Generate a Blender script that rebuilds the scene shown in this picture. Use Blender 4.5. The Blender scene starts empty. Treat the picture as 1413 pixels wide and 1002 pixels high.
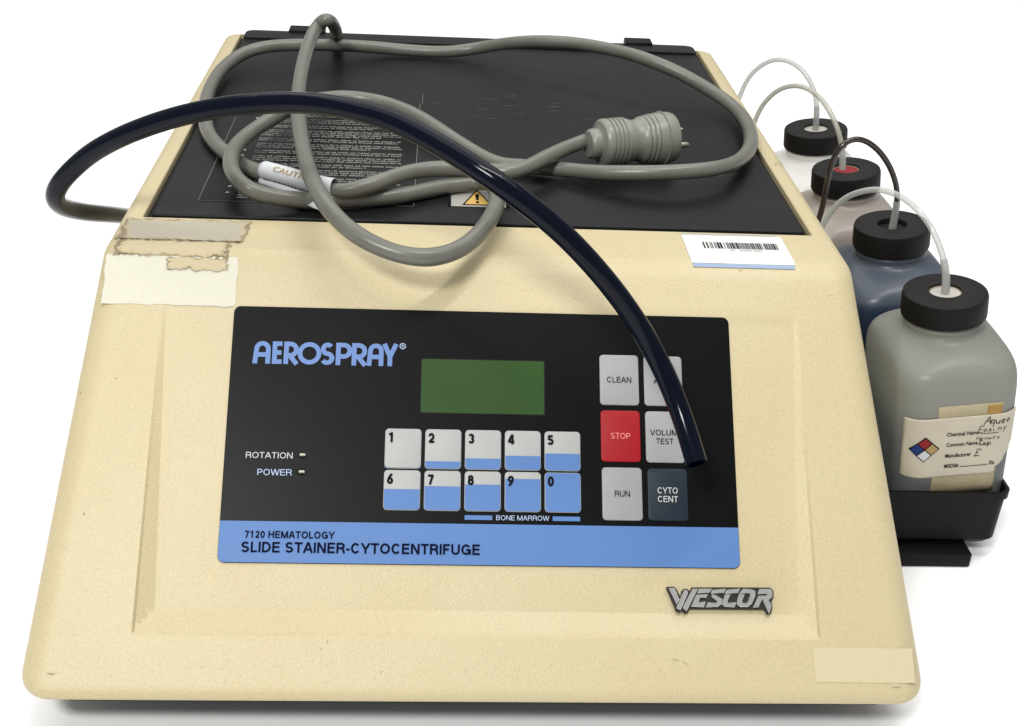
import bpy, bmesh, math, random
from mathutils import Vector, Matrix
random.seed(7)
C = bpy.context.scene.collection
sc = bpy.context.scene
PI = math.pi

# ---------------------------------------------------------------- camera
cam = bpy.data.cameras.new('camera')
cam.sensor_width = 36.0
cam.lens = 1800.0 / 1413.0 * 36.0
cam.clip_start = 0.02
cam.clip_end = 60.0
camo = bpy.data.objects.new('camera', cam)
C.objects.link(camo)
camo.location = (-0.0349, -0.8402, 0.3757)
camo.rotation_euler = (1.0720, -0.0478, -0.0430)
sc.camera = camo

# ---------------------------------------------------------------- world and lamps
w = bpy.data.worlds.new('World')
sc.world = w
w.use_nodes = True
bg = w.node_tree.nodes['Background']
bg.inputs['Color'].default_value = (1.0, 1.0, 1.0, 1)
bg.inputs['Strength'].default_value = 0.34

def area(name, loc, target, sx, sy, power, col):
    l = bpy.data.lights.new(name, 'AREA')
    l.shape = 'RECTANGLE'; l.size = sx; l.size_y = sy
    l.energy = power; l.color = col
    o = bpy.data.objects.new(name, l); C.objects.link(o)
    o.location = loc
    d = Vector(target) - Vector(loc)
    o.rotation_euler = d.to_track_quat('-Z', 'Y').to_euler()
    return o
area('overhead_fill', (0.0, 2.0, 2.9), (0.0, 2.0, 0), 4.2, 5.0, 112, (1.0, 0.995, 0.985))  # wide overhead fill, added to turn the tabletop white; no actual ceiling fixture
area('softbox_front', (-0.75, -1.60, 1.80), (0, 0.0, -0.05), 0.55, 0.38, 43, (1.0, 0.985, 0.96))
area('ceiling_tube', (0.30, -0.25, 1.9), (0.05, 0.1, 0), 1.3, 0.035, 17, (1.0, 0.99, 0.97))
sc.view_settings.view_transform = 'Standard'
sc.view_settings.look = 'None'
sc.view_settings.exposure = 0.0
sc.view_settings.gamma = 1.0
sc.view_settings.use_curve_mapping = False

# ---------------------------------------------------------------- materials
def mat(name, col, rough=0.5, spec=0.5, metal=0.0, bump=0.0, bscale=300.0, var=0.0, vscale=20.0, coat=0.0, bdist=0.001):
    m = bpy.data.materials.new(name); m.use_nodes = True
    nt = m.node_tree; b = nt.nodes['Principled BSDF']
    b.inputs['Base Color'].default_value = (*col, 1)
    b.inputs['Roughness'].default_value = rough
    b.inputs['Specular IOR Level'].default_value = spec
    b.inputs['Metallic'].default_value = metal
    b.inputs['Coat Weight'].default_value = coat
    tc = nt.nodes.new('ShaderNodeTexCoord')
    if var > 0:
        n = nt.nodes.new('ShaderNodeTexNoise'); n.inputs['Scale'].default_value = vscale
        n.inputs['Detail'].default_value = 6
        nt.links.new(tc.outputs['Object'], n.inputs['Vector'])
        mx = nt.nodes.new('ShaderNodeMixRGB'); mx.blend_type = 'MIX'
        mx.inputs[1].default_value = (*[c * (1 - var) for c in col], 1)
        mx.inputs[2].default_value = (*[min(1, c * (1 + var)) for c in col], 1)
        nt.links.new(n.outputs['Fac'], mx.inputs[0])
        nt.links.new(mx.outputs[0], b.inputs['Base Color'])
    if bump > 0:
        n2 = nt.nodes.new('ShaderNodeTexNoise'); n2.inputs['Scale'].default_value = bscale
        n2.inputs['Detail'].default_value = 3
        nt.links.new(tc.outputs['Object'], n2.inputs['Vector'])
        bp = nt.nodes.new('ShaderNodeBump'); bp.inputs['Strength'].default_value = bump
        bp.inputs['Distance'].default_value = bdist
        nt.links.new(n2.outputs['Fac'], bp.inputs['Height'])
        nt.links.new(bp.outputs['Normal'], b.inputs['Normal'])
    return m

def node(nt, kind, **kw):
    n = nt.nodes.new(kind)
    for k, v in kw.items():
        setattr(n, k, v)
    return n

def ramp(nt, src, p0, c0, p1, c1):
    r = nt.nodes.new('ShaderNodeValToRGB')
    r.color_ramp.elements[0].position = p0; r.color_ramp.elements[0].color = c0
    r.color_ramp.elements[1].position = p1; r.color_ramp.elements[1].color = c1
    nt.links.new(src, r.inputs['Fac'])
    return r.outputs['Color']

M = {}
CREAM = (0.50, 0.435, 0.27)
def cream_material():
    m = mat('cream_paint', CREAM, 0.42, 0.4)
    nt = m.node_tree; b = nt.nodes['Principled BSDF']; tc = [n for n in nt.nodes if n.type == 'TEX_COORD'][0]
    n1 = node(nt, 'ShaderNodeTexNoise'); n1.inputs['Scale'].default_value = 9; n1.inputs['Detail'].default_value = 5
    nt.links.new(tc.outputs['Object'], n1.inputs['Vector'])
    c1 = ramp(nt, n1.outputs['Fac'], 0.3, (0.488, 0.415, 0.245, 1), 0.7, (0.508, 0.438, 0.268, 1))
    n2 = node(nt, 'ShaderNodeTexNoise'); n2.inputs['Scale'].default_value = 620; n2.inputs['Detail'].default_value = 2
    nt.links.new(tc.outputs['Object'], n2.inputs['Vector'])
    c2 = ramp(nt, n2.outputs['Fac'], 0.32, (0.92, 0.92, 0.915, 1), 0.62, (1, 1, 1, 1))
    mx = node(nt, 'ShaderNodeMixRGB', blend_type='MULTIPLY'); mx.inputs[0].default_value = 1
    nt.links.new(c1, mx.inputs[1]); nt.links.new(c2, mx.inputs[2])
    # small dark specks of dirt and chips
    v = node(nt, 'ShaderNodeTexVoronoi'); v.inputs['Scale'].default_value = 26
    nt.links.new(tc.outputs['Object'], v.inputs['Vector'])
    c3 = ramp(nt, v.outputs['Distance'], 0.018, (0.3, 0.24, 0.14, 1), 0.035, (1, 1, 1, 1))
    mx2 = node(nt, 'ShaderNodeMixRGB', blend_type='MULTIPLY'); mx2.inputs[0].default_value = 0.6
    nt.links.new(mx.outputs[0], mx2.inputs[1]); nt.links.new(c3, mx2.inputs[2])
    nt.links.new(mx2.outputs[0], b.inputs['Base Color'])
    n3 = node(nt, 'ShaderNodeTexNoise'); n3.inputs['Scale'].default_value = 760; n3.inputs['Detail'].default_value = 2.0
    nt.links.new(tc.outputs['Object'], n3.inputs['Vector'])
    bp = node(nt, 'ShaderNodeBump'); bp.inputs['Strength'].default_value = 0.45; bp.inputs['Distance'].default_value = 0.0006
    nt.links.new(n3.outputs['Fac'], bp.inputs['Height']); nt.links.new(bp.outputs['Normal'], b.inputs['Normal'])
    return m
M['cream'] = cream_material()
def lid_material():
    m = mat('black_lid_plastic', (0.022, 0.022, 0.023), 0.36, 0.11)
    nt = m.node_tree; b = nt.nodes['Principled BSDF']; tc = [n for n in nt.nodes if n.type == 'TEX_COORD'][0]
    n1 = node(nt, 'ShaderNodeTexNoise'); n1.inputs['Scale'].default_value = 7; n1.inputs['Detail'].default_value = 7
    nt.links.new(tc.outputs['Object'], n1.inputs['Vector'])
    r = node(nt, 'ShaderNodeMapRange'); r.inputs['To Min'].default_value = 0.30; r.inputs['To Max'].default_value = 0.46
    nt.links.new(n1.outputs['Fac'], r.inputs['Value']); nt.links.new(r.outputs['Result'], b.inputs['Roughness'])
    n3 = node(nt, 'ShaderNodeTexNoise'); n3.inputs['Scale'].default_value = 700
    nt.links.new(tc.outputs['Object'], n3.inputs['Vector'])
    bp = node(nt, 'ShaderNodeBump'); bp.inputs['Strength'].default_value = 0.25; bp.inputs['Distance'].default_value = 0.0004
    nt.links.new(n3.outputs['Fac'], bp.inputs['Height']); nt.links.new(bp.outputs['Normal'], b.inputs['Normal'])
    c = ramp(nt, n1.outputs['Fac'], 0.35, (0.008, 0.008, 0.0085, 1), 0.7, (0.0135, 0.0135, 0.0135, 1))
    nt.links.new(c, b.inputs['Base Color'])
    return m
M['lid'] = lid_material()
M['black'] = mat('black_plastic', (0.0045, 0.004, 0.004), 0.5, 0.14, bump=0.2, bscale=500, bdist=0.0004)
M['dark'] = mat('dark_recess', (0.008, 0.007, 0.007), 0.7, 0.2)
M['panel'] = mat('black_panel_film', (0.0024, 0.0027, 0.003), 0.36, 0.085, var=0.25, vscale=14, bump=0.12, bscale=900, bdist=0.0003)
M['blue'] = mat('light_blue_print', (0.076, 0.170, 0.395), 0.5, 0.3)
M['logoblue'] = mat('logo_blue_print', (0.115, 0.205, 0.44), 0.5, 0.3)
M['keywhite'] = mat('grey_white_key', (0.345, 0.358, 0.348), 0.45, 0.3, var=0.05, vscale=60)
M['keygrey'] = mat('action_key_grey', (0.265, 0.276, 0.275), 0.45, 0.3, var=0.07, vscale=50)
M['keyred'] = mat('red_key', (0.30, 0.010, 0.014), 0.45, 0.15, var=0.05, vscale=60)
M['keynavy'] = mat('dark_slate_key', (0.012, 0.020, 0.031), 0.45, 0.18)
M['ink'] = mat('black_ink', (0.008, 0.008, 0.010), 0.8, 0.05)
M['navyink'] = mat('navy_ink', (0.004, 0.005, 0.02), 0.8, 0.03)
M['whiteprint'] = mat('pale_print', (0.50, 0.50, 0.50), 0.6, 0.2)
M['bluewhite'] = mat('pale_blue_print', (0.36, 0.46, 0.62), 0.6, 0.2)
M['pinkprint'] = mat('pink_print', (0.75, 0.22, 0.22), 0.6, 0.2)
M['lcd'] = mat('green_display', (0.026, 0.066, 0.015), 0.25, 0.25, var=0.22, vscale=16)
M['led'] = mat('clear_indicator', (0.42, 0.39, 0.31), 0.12, 0.8)
M['cordgrey'] = mat('grey_cord_jacket', (0.132, 0.131, 0.112), 0.33, 0.45, var=0.22, vscale=55, bump=0.25, bscale=110, bdist=0.001)
M['pluggrey'] = mat('grey_plug_rubber', (0.195, 0.194, 0.167), 0.36, 0.5, var=0.06, vscale=90, bump=0.08, bscale=300)
M['metal'] = mat('prong_metal', (0.55, 0.52, 0.45), 0.3, 0.5, metal=1.0)
M['badgegrey'] = mat('badge_silver_paint', (0.30, 0.30, 0.29), 0.35, 0.5, metal=0.25)
M['badgeblack'] = mat('badge_black_base', (0.02, 0.017, 0.013), 0.4, 0.4)
M['paper'] = mat('white_paper_label', (0.52, 0.54, 0.55), 0.5, 0.3)
M['papercool'] = mat('white_vinyl_label', (0.60, 0.615, 0.60), 0.42, 0.4)
M['tape'] = mat('white_tape', (0.56, 0.545, 0.45), 0.55, 0.3, var=0.05, vscale=220, bump=0.5, bscale=420, bdist=0.0008)
M['palepatch'] = mat('pale_film_patch', (0.520, 0.456, 0.294), 0.45, 0.35, var=0.03, vscale=120, bump=0.3, bscale=420, bdist=0.0006)
M['labelgrey'] = mat('bottle_label_paper', (0.50, 0.46, 0.37), 0.6, 0.3, var=0.1, vscale=50, bump=0.5, bscale=50, bdist=0.002)
M['labeltan'] = mat('old_tan_label_paper', (0.36, 0.31, 0.20), 0.65, 0.3, var=0.18, vscale=60)
M['greyblue'] = mat('grey_blue_edge', (0.25, 0.32, 0.45), 0.5, 0.3)
M['rust'] = mat('tan_stain', (0.34, 0.21, 0.06), 0.7, 0.2, var=0.2, vscale=200)
M['gold'] = mat('gold_print', (0.34, 0.24, 0.09), 0.5, 0.3)
M['warnyellow'] = mat('warning_yellow', (0.55, 0.36, 0.10), 0.5, 0.3)
M['silverlabel'] = mat('silver_label', (0.36, 0.35, 0.32), 0.4, 0.5, metal=0.1)
M['smoke'] = mat('clear_film_black', (0.007, 0.007, 0.007), 0.28, 0.14)
M['filmedge'] = mat('film_edge', (0.11, 0.11, 0.105), 0.5, 0.3)
M['fineprint'] = mat('fine_grey_print', (0.30, 0.30, 0.28), 0.6, 0.2)
M['red'] = mat('red_print', (0.22, 0.012, 0.018), 0.6, 0.2)
M['deepblue'] = mat('blue_print', (0.012, 0.03, 0.14), 0.6, 0.2)
M['capblack'] = mat('black_cap_plastic', (0.0075, 0.0068, 0.0065), 0.55, 0.18, var=0.3, vscale=60, bump=0.25, bscale=260, bdist=0.0006)
M['redliner'] = mat('red_cap_liner', (0.22, 0.01, 0.015), 0.45, 0.3)
M['paleliner'] = mat('pale_cap_liner', (0.42, 0.40, 0.36), 0.4, 0.4)
M['oldliner'] = mat('tan_liner_ring', (0.30, 0.24, 0.15), 0.5, 0.3)

def hose_material():
    m = mat('black_glossy_hose', (0.0013, 0.0030, 0.0085), 0.12, 0.16, bump=0.10, bscale=45, bdist=0.002)
    return m
M['hose'] = hose_material()

def plastic(name, col, rough=0.32, trans=0.35, liquid=None, level=0.1, soft=0.004):
    """milky plastic: part of the light goes through"""
    m = mat(name, col, rough, 0.45, bump=0.12, bscale=45, bdist=0.002)
    nt = m.node_tree; b = nt.nodes['Principled BSDF']; out = nt.nodes['Material Output']
    tc = [n for n in nt.nodes if n.type == 'TEX_COORD'][0]
    tr = node(nt, 'ShaderNodeBsdfTranslucent'); tr.inputs['Color'].default_value = (*col, 1)
    if liquid:
        sp = node(nt, 'ShaderNodeSeparateXYZ'); nt.links.new(tc.outputs['Object'], sp.inputs[0])
        c = ramp(nt, sp.outputs['Z'], level, (*liquid, 1), level + soft, (*col, 1))
        nt.links.new(c, b.inputs['Base Color']); nt.links.new(c, tr.inputs['Color'])
    ms = node(nt, 'ShaderNodeMixShader'); ms.inputs[0].default_value = trans
    nt.links.new(b.outputs[0], ms.inputs[1]); nt.links.new(tr.outputs[0], ms.inputs[2])
    nt.links.new(ms.outputs[0], out.inputs['Surface'])
    return m
M['jug_grey'] = plastic('milky_plastic_grey', (0.46, 0.465, 0.425), trans=0.62, liquid=(0.29, 0.315, 0.32), level=0.075, soft=0.03)
M['jug_blue'] = plastic('milky_plastic_blue_liquid', (0.10, 0.12, 0.155), liquid=(0.030, 0.050, 0.095), level=0.128)
M['jug_pink'] = plastic('milky_plastic_pinkish', (0.42, 0.375, 0.335))
M['jug_white'] = plastic('milky_plastic_white', (0.92, 0.92, 0.90), trans=0.45)
def tubing(name, col, alpha):
    m = mat(name, col, 0.18, 0.6)
    nt = m.node_tree; b = nt.nodes['Principled BSDF']; out = nt.nodes['Material Output']
    t = node(nt, 'ShaderNodeBsdfTransparent'); t.inputs['Color'].default_value = (0.93, 0.95, 0.93, 1)
    lw = node(nt, 'ShaderNodeLayerWeight'); lw.inputs['Blend'].default_value = 0.45
    mr = node(nt, 'ShaderNodeMapRange'); mr.inputs['To Min'].default_value = alpha; mr.inputs['To Max'].default_value = min(1, alpha + 0.45)
    nt.links.new(lw.outputs['Facing'], mr.inputs['Value'])
    ms = node(nt, 'ShaderNodeMixShader')
    nt.links.new(mr.outputs['Result'], ms.inputs[0])
    nt.links.new(t.outputs[0], ms.inputs[1]); nt.links.new(b.outputs[0], ms.inputs[2])
    nt.links.new(ms.outputs[0], out.inputs['Surface'])
    return m
M['tubeclear'] = tubing('clear_tubing', (0.50, 0.53, 0.50), 0.42)
M['tubeamber'] = tubing('yellowed_tubing', (0.46, 0.44, 0.37), 0.5)
M['tubebrown'] = tubing('brown_tubing', (0.022, 0.013, 0.008), 0.86)
M['sleeve'] = tubing('milky_sleeve', (0.50, 0.51, 0.50), 0.45)
M['floor'] = mat('white_sweep', (0.93, 0.93, 0.93), 0.75, 0.1)

def residue_material():
    m = mat('adhesive_residue', (0.4, 0.36, 0.28), 0.6, 0.25, bump=0.6, bscale=300, bdist=0.0008)
    nt = m.node_tree; b = nt.nodes['Principled BSDF']; out = nt.nodes['Material Output']
    uv = node(nt, 'ShaderNodeUVMap'); uv.uv_map = 'UVMap'
    sp = node(nt, 'ShaderNodeSeparateXYZ'); nt.links.new(uv.outputs[0], sp.inputs[0])
    def math_(op, a, c):
        n = node(nt, 'ShaderNodeMath', operation=op)
        for i, v in enumerate((a, c)):
            if v is None: continue
            if isinstance(v, (int, float)): n.inputs[i].default_value = v
            else: nt.links.new(v, n.inputs[i])
        return n.outputs[0]
    # distance to the patch edge in uv
    ex = math_('MINIMUM', sp.outputs['X'], math_('SUBTRACT', 1.0, sp.outputs['X']))
    ey = math_('MINIMUM', sp.outputs['Y'], math_('SUBTRACT', 1.0, sp.outputs['Y']))
    e = math_('MINIMUM', math_('MULTIPLY', ex, 3.2), ey)
    tc = [n for n in nt.nodes if n.type == 'TEX_COORD'][0]
    n1 = node(nt, 'ShaderNodeTexNoise'); n1.inputs['Scale'].default_value = 170; n1.inputs['Detail'].default_value = 8; n1.inputs['Roughness'].default_value = 0.7
    nt.links.new(tc.outputs['Object'], n1.inputs['Vector'])
    f = math_('ADD', e, math_('MULTIPLY', math_('SUBTRACT', n1.outputs['Fac'], 0.5), 0.50))
    n9 = node(nt, 'ShaderNodeTexNoise'); n9.inputs['Scale'].default_value = 38; n9.inputs['Detail'].default_value = 3
    nt.links.new(tc.outputs['Object'], n9.inputs['Vector'])
    blot = math_('MULTIPLY', math_('SUBTRACT', n9.outputs['Fac'], 0.40), -0.55)
    fc = math_('SUBTRACT', f, blot)
    fc = math_('SUBTRACT', fc, math_('MULTIPLY', math_('MAXIMUM', math_('SUBTRACT', 0.22, sp.outputs['X']), 0.0), 0.5))
    cr = node(nt, 'ShaderNodeValToRGB')
    el = cr.color_ramp.elements
    el[0].position = 0.03; el[0].color = (0.25, 0.205, 0.13, 1)
    el[1].position = 0.26; el[1].color = (0.365, 0.335, 0.265, 1)
    a = el.new(0.08); a.color = (0.24, 0.195, 0.12, 1)
    a = el.new(0.15); a.color = (0.40, 0.35, 0.235, 1)
    nt.links.new(fc, cr.inputs['Fac']); nt.links.new(cr.outputs['Color'], b.inputs['Base Color'])
    al = ramp(nt, f, 0.015, (0, 0, 0, 1), 0.10, (1, 1, 1, 1))
    nt.links.new(al, b.inputs['Alpha'])
    return m
M['residue'] = residue_material()
M['residue2'] = M['residue'].copy(); M['residue2'].name = 'tan_residue'
_r = [n for n in M['residue2'].node_tree.nodes if n.type == 'VALTORGB'][0]
for _e, _c in zip(_r.color_ramp.elements, ((0.20, 0.155, 0.095), (0.27, 0.22, 0.13), (0.44, 0.375, 0.235), (0.48, 0.41, 0.265))): _e.color = (*_c, 1)
for n in M['residue2'].node_tree.nodes:
    if n.type == 'TEX_NOISE' and n.inputs['Detail'].default_value > 7: n.inputs['Scale'].default_value = 190
    if n.type == 'MATH' and n.operation == 'MULTIPLY' and abs(n.inputs[1].default_value - 0.50) < 1e-3: n.inputs[1].default_value = 0.8
M['dirt'] = mat('brown_dirt', (0.075, 0.055, 0.035), 0.8, 0.1)
M['mark'] = mat('faint_scuff', (0.30, 0.26, 0.17), 0.7, 0.15)

# ---------------------------------------------------------------- object helpers
def world_loc(p):
    v = Vector((0, 0, 0))
    while p is not None:
        v = v + p.location; p = p.parent
    return v

def obj(name, verts, faces, material, parent=None, smooth=None, local=False, uvs=None):
    me = bpy.data.meshes.new(name)
    off = Vector((0, 0, 0)) if (local or parent is None) else world_loc(parent)
    me.from_pydata([tuple(Vector(v) - off) for v in verts], [], faces)
    me.materials.append(M[material] if isinstance(material, str) else material)
    if uvs:
        ul = me.uv_layers.new(name='UVMap')
        for lp in me.loops:
            ul.data[lp.index].uv = uvs[lp.vertex_index]
    if smooth is not None:
        me.polygons.foreach_set('use_smooth', [True] * len(me.polygons))
        me.set_sharp_from_angle(angle=math.radians(smooth))
    me.update()
    o = bpy.data.objects.new(name, me); C.objects.link(o)
    if parent is not None: o.parent = parent
    return o

def thing(name, label, cat, loc, group=None):
    o = bpy.data.objects.new(name, None); C.objects.link(o)
    o.empty_display_size = 0.02
    o.location = loc; o['label'] = label; o['category'] = cat
    if group: o['group'] = group
    return o

def weld(verts, faces, dist=1e-6):
    bm = bmesh.new()
    vs = [bm.verts.new(v) for v in verts]
    for f in faces:
        try: bm.faces.new([vs[i] for i in f])
        except ValueError: pass
    bmesh.ops.remove_doubles(bm, verts=bm.verts, dist=dist)
    bmesh.ops.recalc_face_normals(bm, faces=bm.faces)
    bm.verts.index_update()
    V = [v.co.copy() for v in bm.verts]; F = [[v.index for v in f.verts] for f in bm.faces]
    bm.free()
    return V, F

def bevel_box(x0, x1, y0, y1, z0, z1, r=0.001, seg=2):
    bm = bmesh.new()
    bmesh.ops.create_cube(bm, size=1)
    for v in bm.verts:
        v.co = Vector(((x0 + x1) / 2 + v.co.x * (x1 - x0), (y0 + y1) / 2 + v.co.y * (y1 - y0), (z0 + z1) / 2 + v.co.z * (z1 - z0)))
    if r > 0:
        bmesh.ops.bevel(bm, geom=bm.edges[:], offset=r, segments=seg, affect='EDGES', profile=0.5)
    V = [v.co.copy() for v in bm.verts]; F = [[v.index for v in f.verts] for f in bm.faces]
    bm.free()
    return V, F

def catmull(pts, n=8):
    P = [Vector(p) for p in pts]
    P = [P[0] * 2 - P[1]] + P + [P[-1] * 2 - P[-2]]
    out = []
    for i in range(1, len(P) - 2):
        a, b, c, d = P[i - 1:i + 3]
        for k in range(n):
            t = k / n
            out.append(0.5 * ((2 * b) + (c - a) * t + (2 * a - 5 * b + 4 * c - d) * t * t + (3 * b - a - 3 * c + d) * t ** 3))
    out.append(P[-2])
    return out

def smooth_path(p, it=6):
    p = [v.copy() for v in p]
    for _ in range(it):
        q = [v.copy() for v in p]
        for i in range(1, len(p) - 1):
            q[i] = p[i] * 0.5 + (p[i - 1] + p[i + 1]) * 0.25
        p = q
    return p

def frames(path, up=Vector((0, 0, 1))):
    T = []
    for i in range(len(path)):
        a = path[max(0, i - 1)]; b = path[min(len(path) - 1, i + 1)]
        T.append((b - a).normalized())
    n = up - T[0] * up.dot(T[0])
    if n.length < 1e-4: n = Vector((1, 0, 0)) - T[0] * T[0].x
    n.normalize()
    out = []
    for t in T:
        n = (n - t * n.dot(t)).normalized()
        out.append((t, n, t.cross(n)))
    return out

def tube_mesh(path, r, sides=14, rfun=None, bore=None):
    fr = frames(path)
    V, F = [], []
    for i, (p, (t, n, b)) in enumerate(zip(path, fr)):
        rr = rfun(i / (len(path) - 1)) if rfun else r
        for k in range(sides):
            a = 2 * PI * k / sides
            V.append(p + (n * math.cos(a) + b * math.sin(a)) * rr)
    m = len(path)
    for i in range(m - 1):
        for k in range(sides):
            F.append([i * sides + k, i * sides + (k + 1) % sides, (i + 1) * sides + (k + 1) % sides, (i + 1) * sides + k])
    if bore:
        for e, (idx, s) in enumerate(((0, 1), (m - 1, -1))):
            p, (t, n, b) = path[idx], fr[idx]
            base = len(V)
            for dd in (0.0, 0.012):
                for k in range(sides):
                    a = 2 * PI * k / sides
                    V.append(p + t * dd * s + (n * math.cos(a) + b * math.sin(a)) * bore)
            for k in range(sides):
                k2 = (k + 1) % sides
                F.append([idx * sides + k, base + k, base + k2, idx * sides + k2] if e == 0 else [idx * sides + k2, base + k2, base + k, idx * sides + k])
                F.append([base + k, base + sides + k, base + sides + k2, base + k2])
            F.append([base + sides + k for k in range(sides)])
    else:
        F.append(list(range(sides))[::-1])
        F.append([(m - 1) * sides + k for k in range(sides)])
    return V, F

def lathe(profile, n=40, origin=(0, 0, 0), axis=None, close=True):
    """profile: list of (radius, height along the axis)"""
    V, F = [], []
    o = Vector(origin)
    if axis is None: e3 = Vector((0, 0, 1)); e1 = Vector((1, 0, 0)); e2 = Vector((0, 1, 0))
    else:
        e3 = Vector(axis).normalized(); e1 = e3.cross(Vector((0, 0, 1))).normalized(); e2 = e3.cross(e1)
    for (r, h) in profile:
        for k in range(n):
            a = 2 * PI * k / n
            V.append(o + e3 * h + (e1 * math.cos(a) + e2 * math.sin(a)) * r)
    for i in range(len(profile) - 1):
        for k in range(n):
            k2 = (k + 1) % n
            F.append([i * n + k, i * n + k2, (i + 1) * n + k2, (i + 1) * n + k])
    if close:
        if profile[0][0] > 1e-6: F.append(list(range(n))[::-1])
        if profile[-1][0] > 1e-6: F.append([(len(profile) - 1) * n + k for k in range(n)])
    return weld(V, F, 1e-7)

# ---------------------------------------------------------------- the surface and background
FLOOR = -0.243
V = [(-30, -15, FLOOR), (30, -15, FLOOR), (30, 45, FLOOR), (-30, 45, FLOOR)]
o = obj('tabletop', V, [[0, 1, 2, 3]], 'floor')
o['kind'] = 'structure'

# ---------------------------------------------------------------- geometry of the instrument
TA = 0.7752
CA, SA = math.cos(TA), math.sin(TA)
FN = Vector((0, -SA, CA))                       # outward normal of the sloped face
def F3(x, s, h=0.0):                            # metres on the control face: x across, s down the slope, h outward
    return Vector((x, -s * CA, -s * SA)) + FN * h
PROUD = 0.034
YO, ZO = 0.036 * PROUD * SA, 0.036 * PROUD * CA
KY, KZ = CA + PROUD * SA, SA - PROUD * CA       # casing surface runs slightly proud of the recessed panel
ZB = -0.2085
RT, RB = 0.008, 0.010
RP = 0.017
YB = 0.582
def yfront(z): return (z + ZO) * KY / KZ + YO
def s_of(z): return -(z + ZO) / KZ
def z_of(s): return -s * KZ - ZO
def hw(z): return 0.2655 + 0.114 * (-z)

machine = thing('slide_stainer', 'cream tabletop laboratory instrument with black lid and sloped keypad panel', 'lab instrument', (0, 0.2, FLOOR))

def housing():
    lv = []
    N = 9
    for i in range(N + 1):
        th = (PI / 2) * (1 - i / N)
        lv.append((-RT * (1 - math.sin(th)), RT * (1 - math.cos(th))))
    ss = [0.0165, 0.0245, 0.032, 0.0385, 0.041, 0.046]
    s = 0.06
    while s < 0.243: ss.append(s); s += 0.0155
    ss += [0.2445, 0.2465, 0.2485, 0.2515, 0.2545, 0.2575, 0.2606, 0.2620, 0.2630, 0.272, 0.280, 0.288, 0.294]
    for s in ss:
        z = z_of(s)
        if z < -RT - 0.001 and z > ZB + RB + 0.0005: lv.append((z, 0.0))
    for i in range(N + 1):
        th = (PI / 2) * i / N
        lv.append((ZB + RB * (1 - math.sin(th)), RB * (1 - math.cos(th))))
    NA = 9
    loops = []
    def depth(x, s):
        return max(0.0, PROUD * (s - 0.036)) + 0.0004
    for (z, ins) in lv:
        h = hw(z) - ins; yf = yfront(z) + ins; yb = YB - ins * 0.6
        s = s_of(z)
        r = RP
        L = []
        xo = 0.2207
        win = min(0.012, 0.0022 + 0.0095 * max(0, s - 0.030) / 0.22)
        xi = xo - win
        xs = [-(h - r), -xo - 0.0008, -xo, -xo + 0.0014, -xo + 0.0014 - (xi - xo + .0014) / 3, -xo + 0.0014 - (xi - xo + .0014) * 2 / 3, -xi, -xi + 0.0012] + [-0.2 + 0.4 * k / 8 for k in range(9)] + [xi - 0.0012, xi, xo - 0.0014 + (xi - xo + .0014) * 2 / 3, xo - 0.0014 + (xi - xo + .0014) / 3, xo - 0.0014, xo, xo + 0.0008, h - r]
        for x in xs:
            p = Vector((x, yf, z))
            if ins == 0 and 0.0385 < s < 0.2625:
                fx = 0.0
                ax = abs(x)
                if ax <= xi - 0.001: fx = 1.0
                elif ax <= xi + 1e-6: fx = 0.97
                elif ax < xo - 1e-5: fx = 0.30 + 0.67 * (xo - 0.0014 - ax) / max(1e-6, xo - 0.0014 - xi)
                fs = 1.0 if s <= 0.2450 else (0.14 + 0.86 * (0.2606 - s) / (0.2606 - 0.2450) if s <= 0.26061 else 0.0)
                if s > 0.2450: fs = min(fs, 1)
                f = min(fx, fs)
                p = p - FN * depth(x, s) * f
            L.append(p)
        def arc(cx, cy, rr, a0):
            for k in range(1, NA + 1):
                a = a0 + PI / 2 * k / NA
                L.append(Vector((cx + rr * math.cos(a), cy + rr * math.sin(a), z)))
        arc(h - r, yf + r, r, -PI / 2)
        rb = 0.010
        L.append(Vector((h, yb - rb, z)))
        arc(h - rb, yb - rb, rb, 0)
        L.append(Vector((-(h - rb), yb, z)))
        arc(-(h - rb), yb - rb, rb, PI / 2)
        L.append(Vector((-h, yf + r, z)))
        arc(-(h - r), yf + r, r, PI)
        L.pop()
        loops.append(L)
    # opening for the lid
    ox, oy0, oy1 = 0.2492, 0.0605, 0.5775
    top = loops[0]
    inner = [Vector((max(-ox, min(ox, p.x)), max(oy0, min(oy1, p.y)), 0)) for p in top]
    lip = [Vector((max(-ox - .0006, min(ox + .0006, p.x)), max(oy0 - .0006, min(oy1 + .0006, p.y)), 0)) for p in top]
    inn2 = [Vector((p.x, p.y, -0.0008)) for p in inner]
    low = [Vector((p.x, p.y, -0.016)) for p in inner]
    loops = [low, inn2, lip] + loops
    V = []; F = []
    for L in loops: V += L
    n = len(loops[0])
    for i in range(len(loops) - 1):
        for k in range(n):
            k2 = (k + 1) % n
            F.append([i * n + k, (i + 1) * n + k, (i + 1) * n + k2, i * n + k2])
    V, F = weld(V, F, 1e-6)
    o = obj('housing', V, F, 'cream', machine, smooth=15)
    return o
housing()
V, F = bevel_box(-0.2488, 0.2488, 0.0609, 0.5771, -0.0155, -0.0048, 0)
obj('lid_well', V, F, 'dark', machine)
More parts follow.
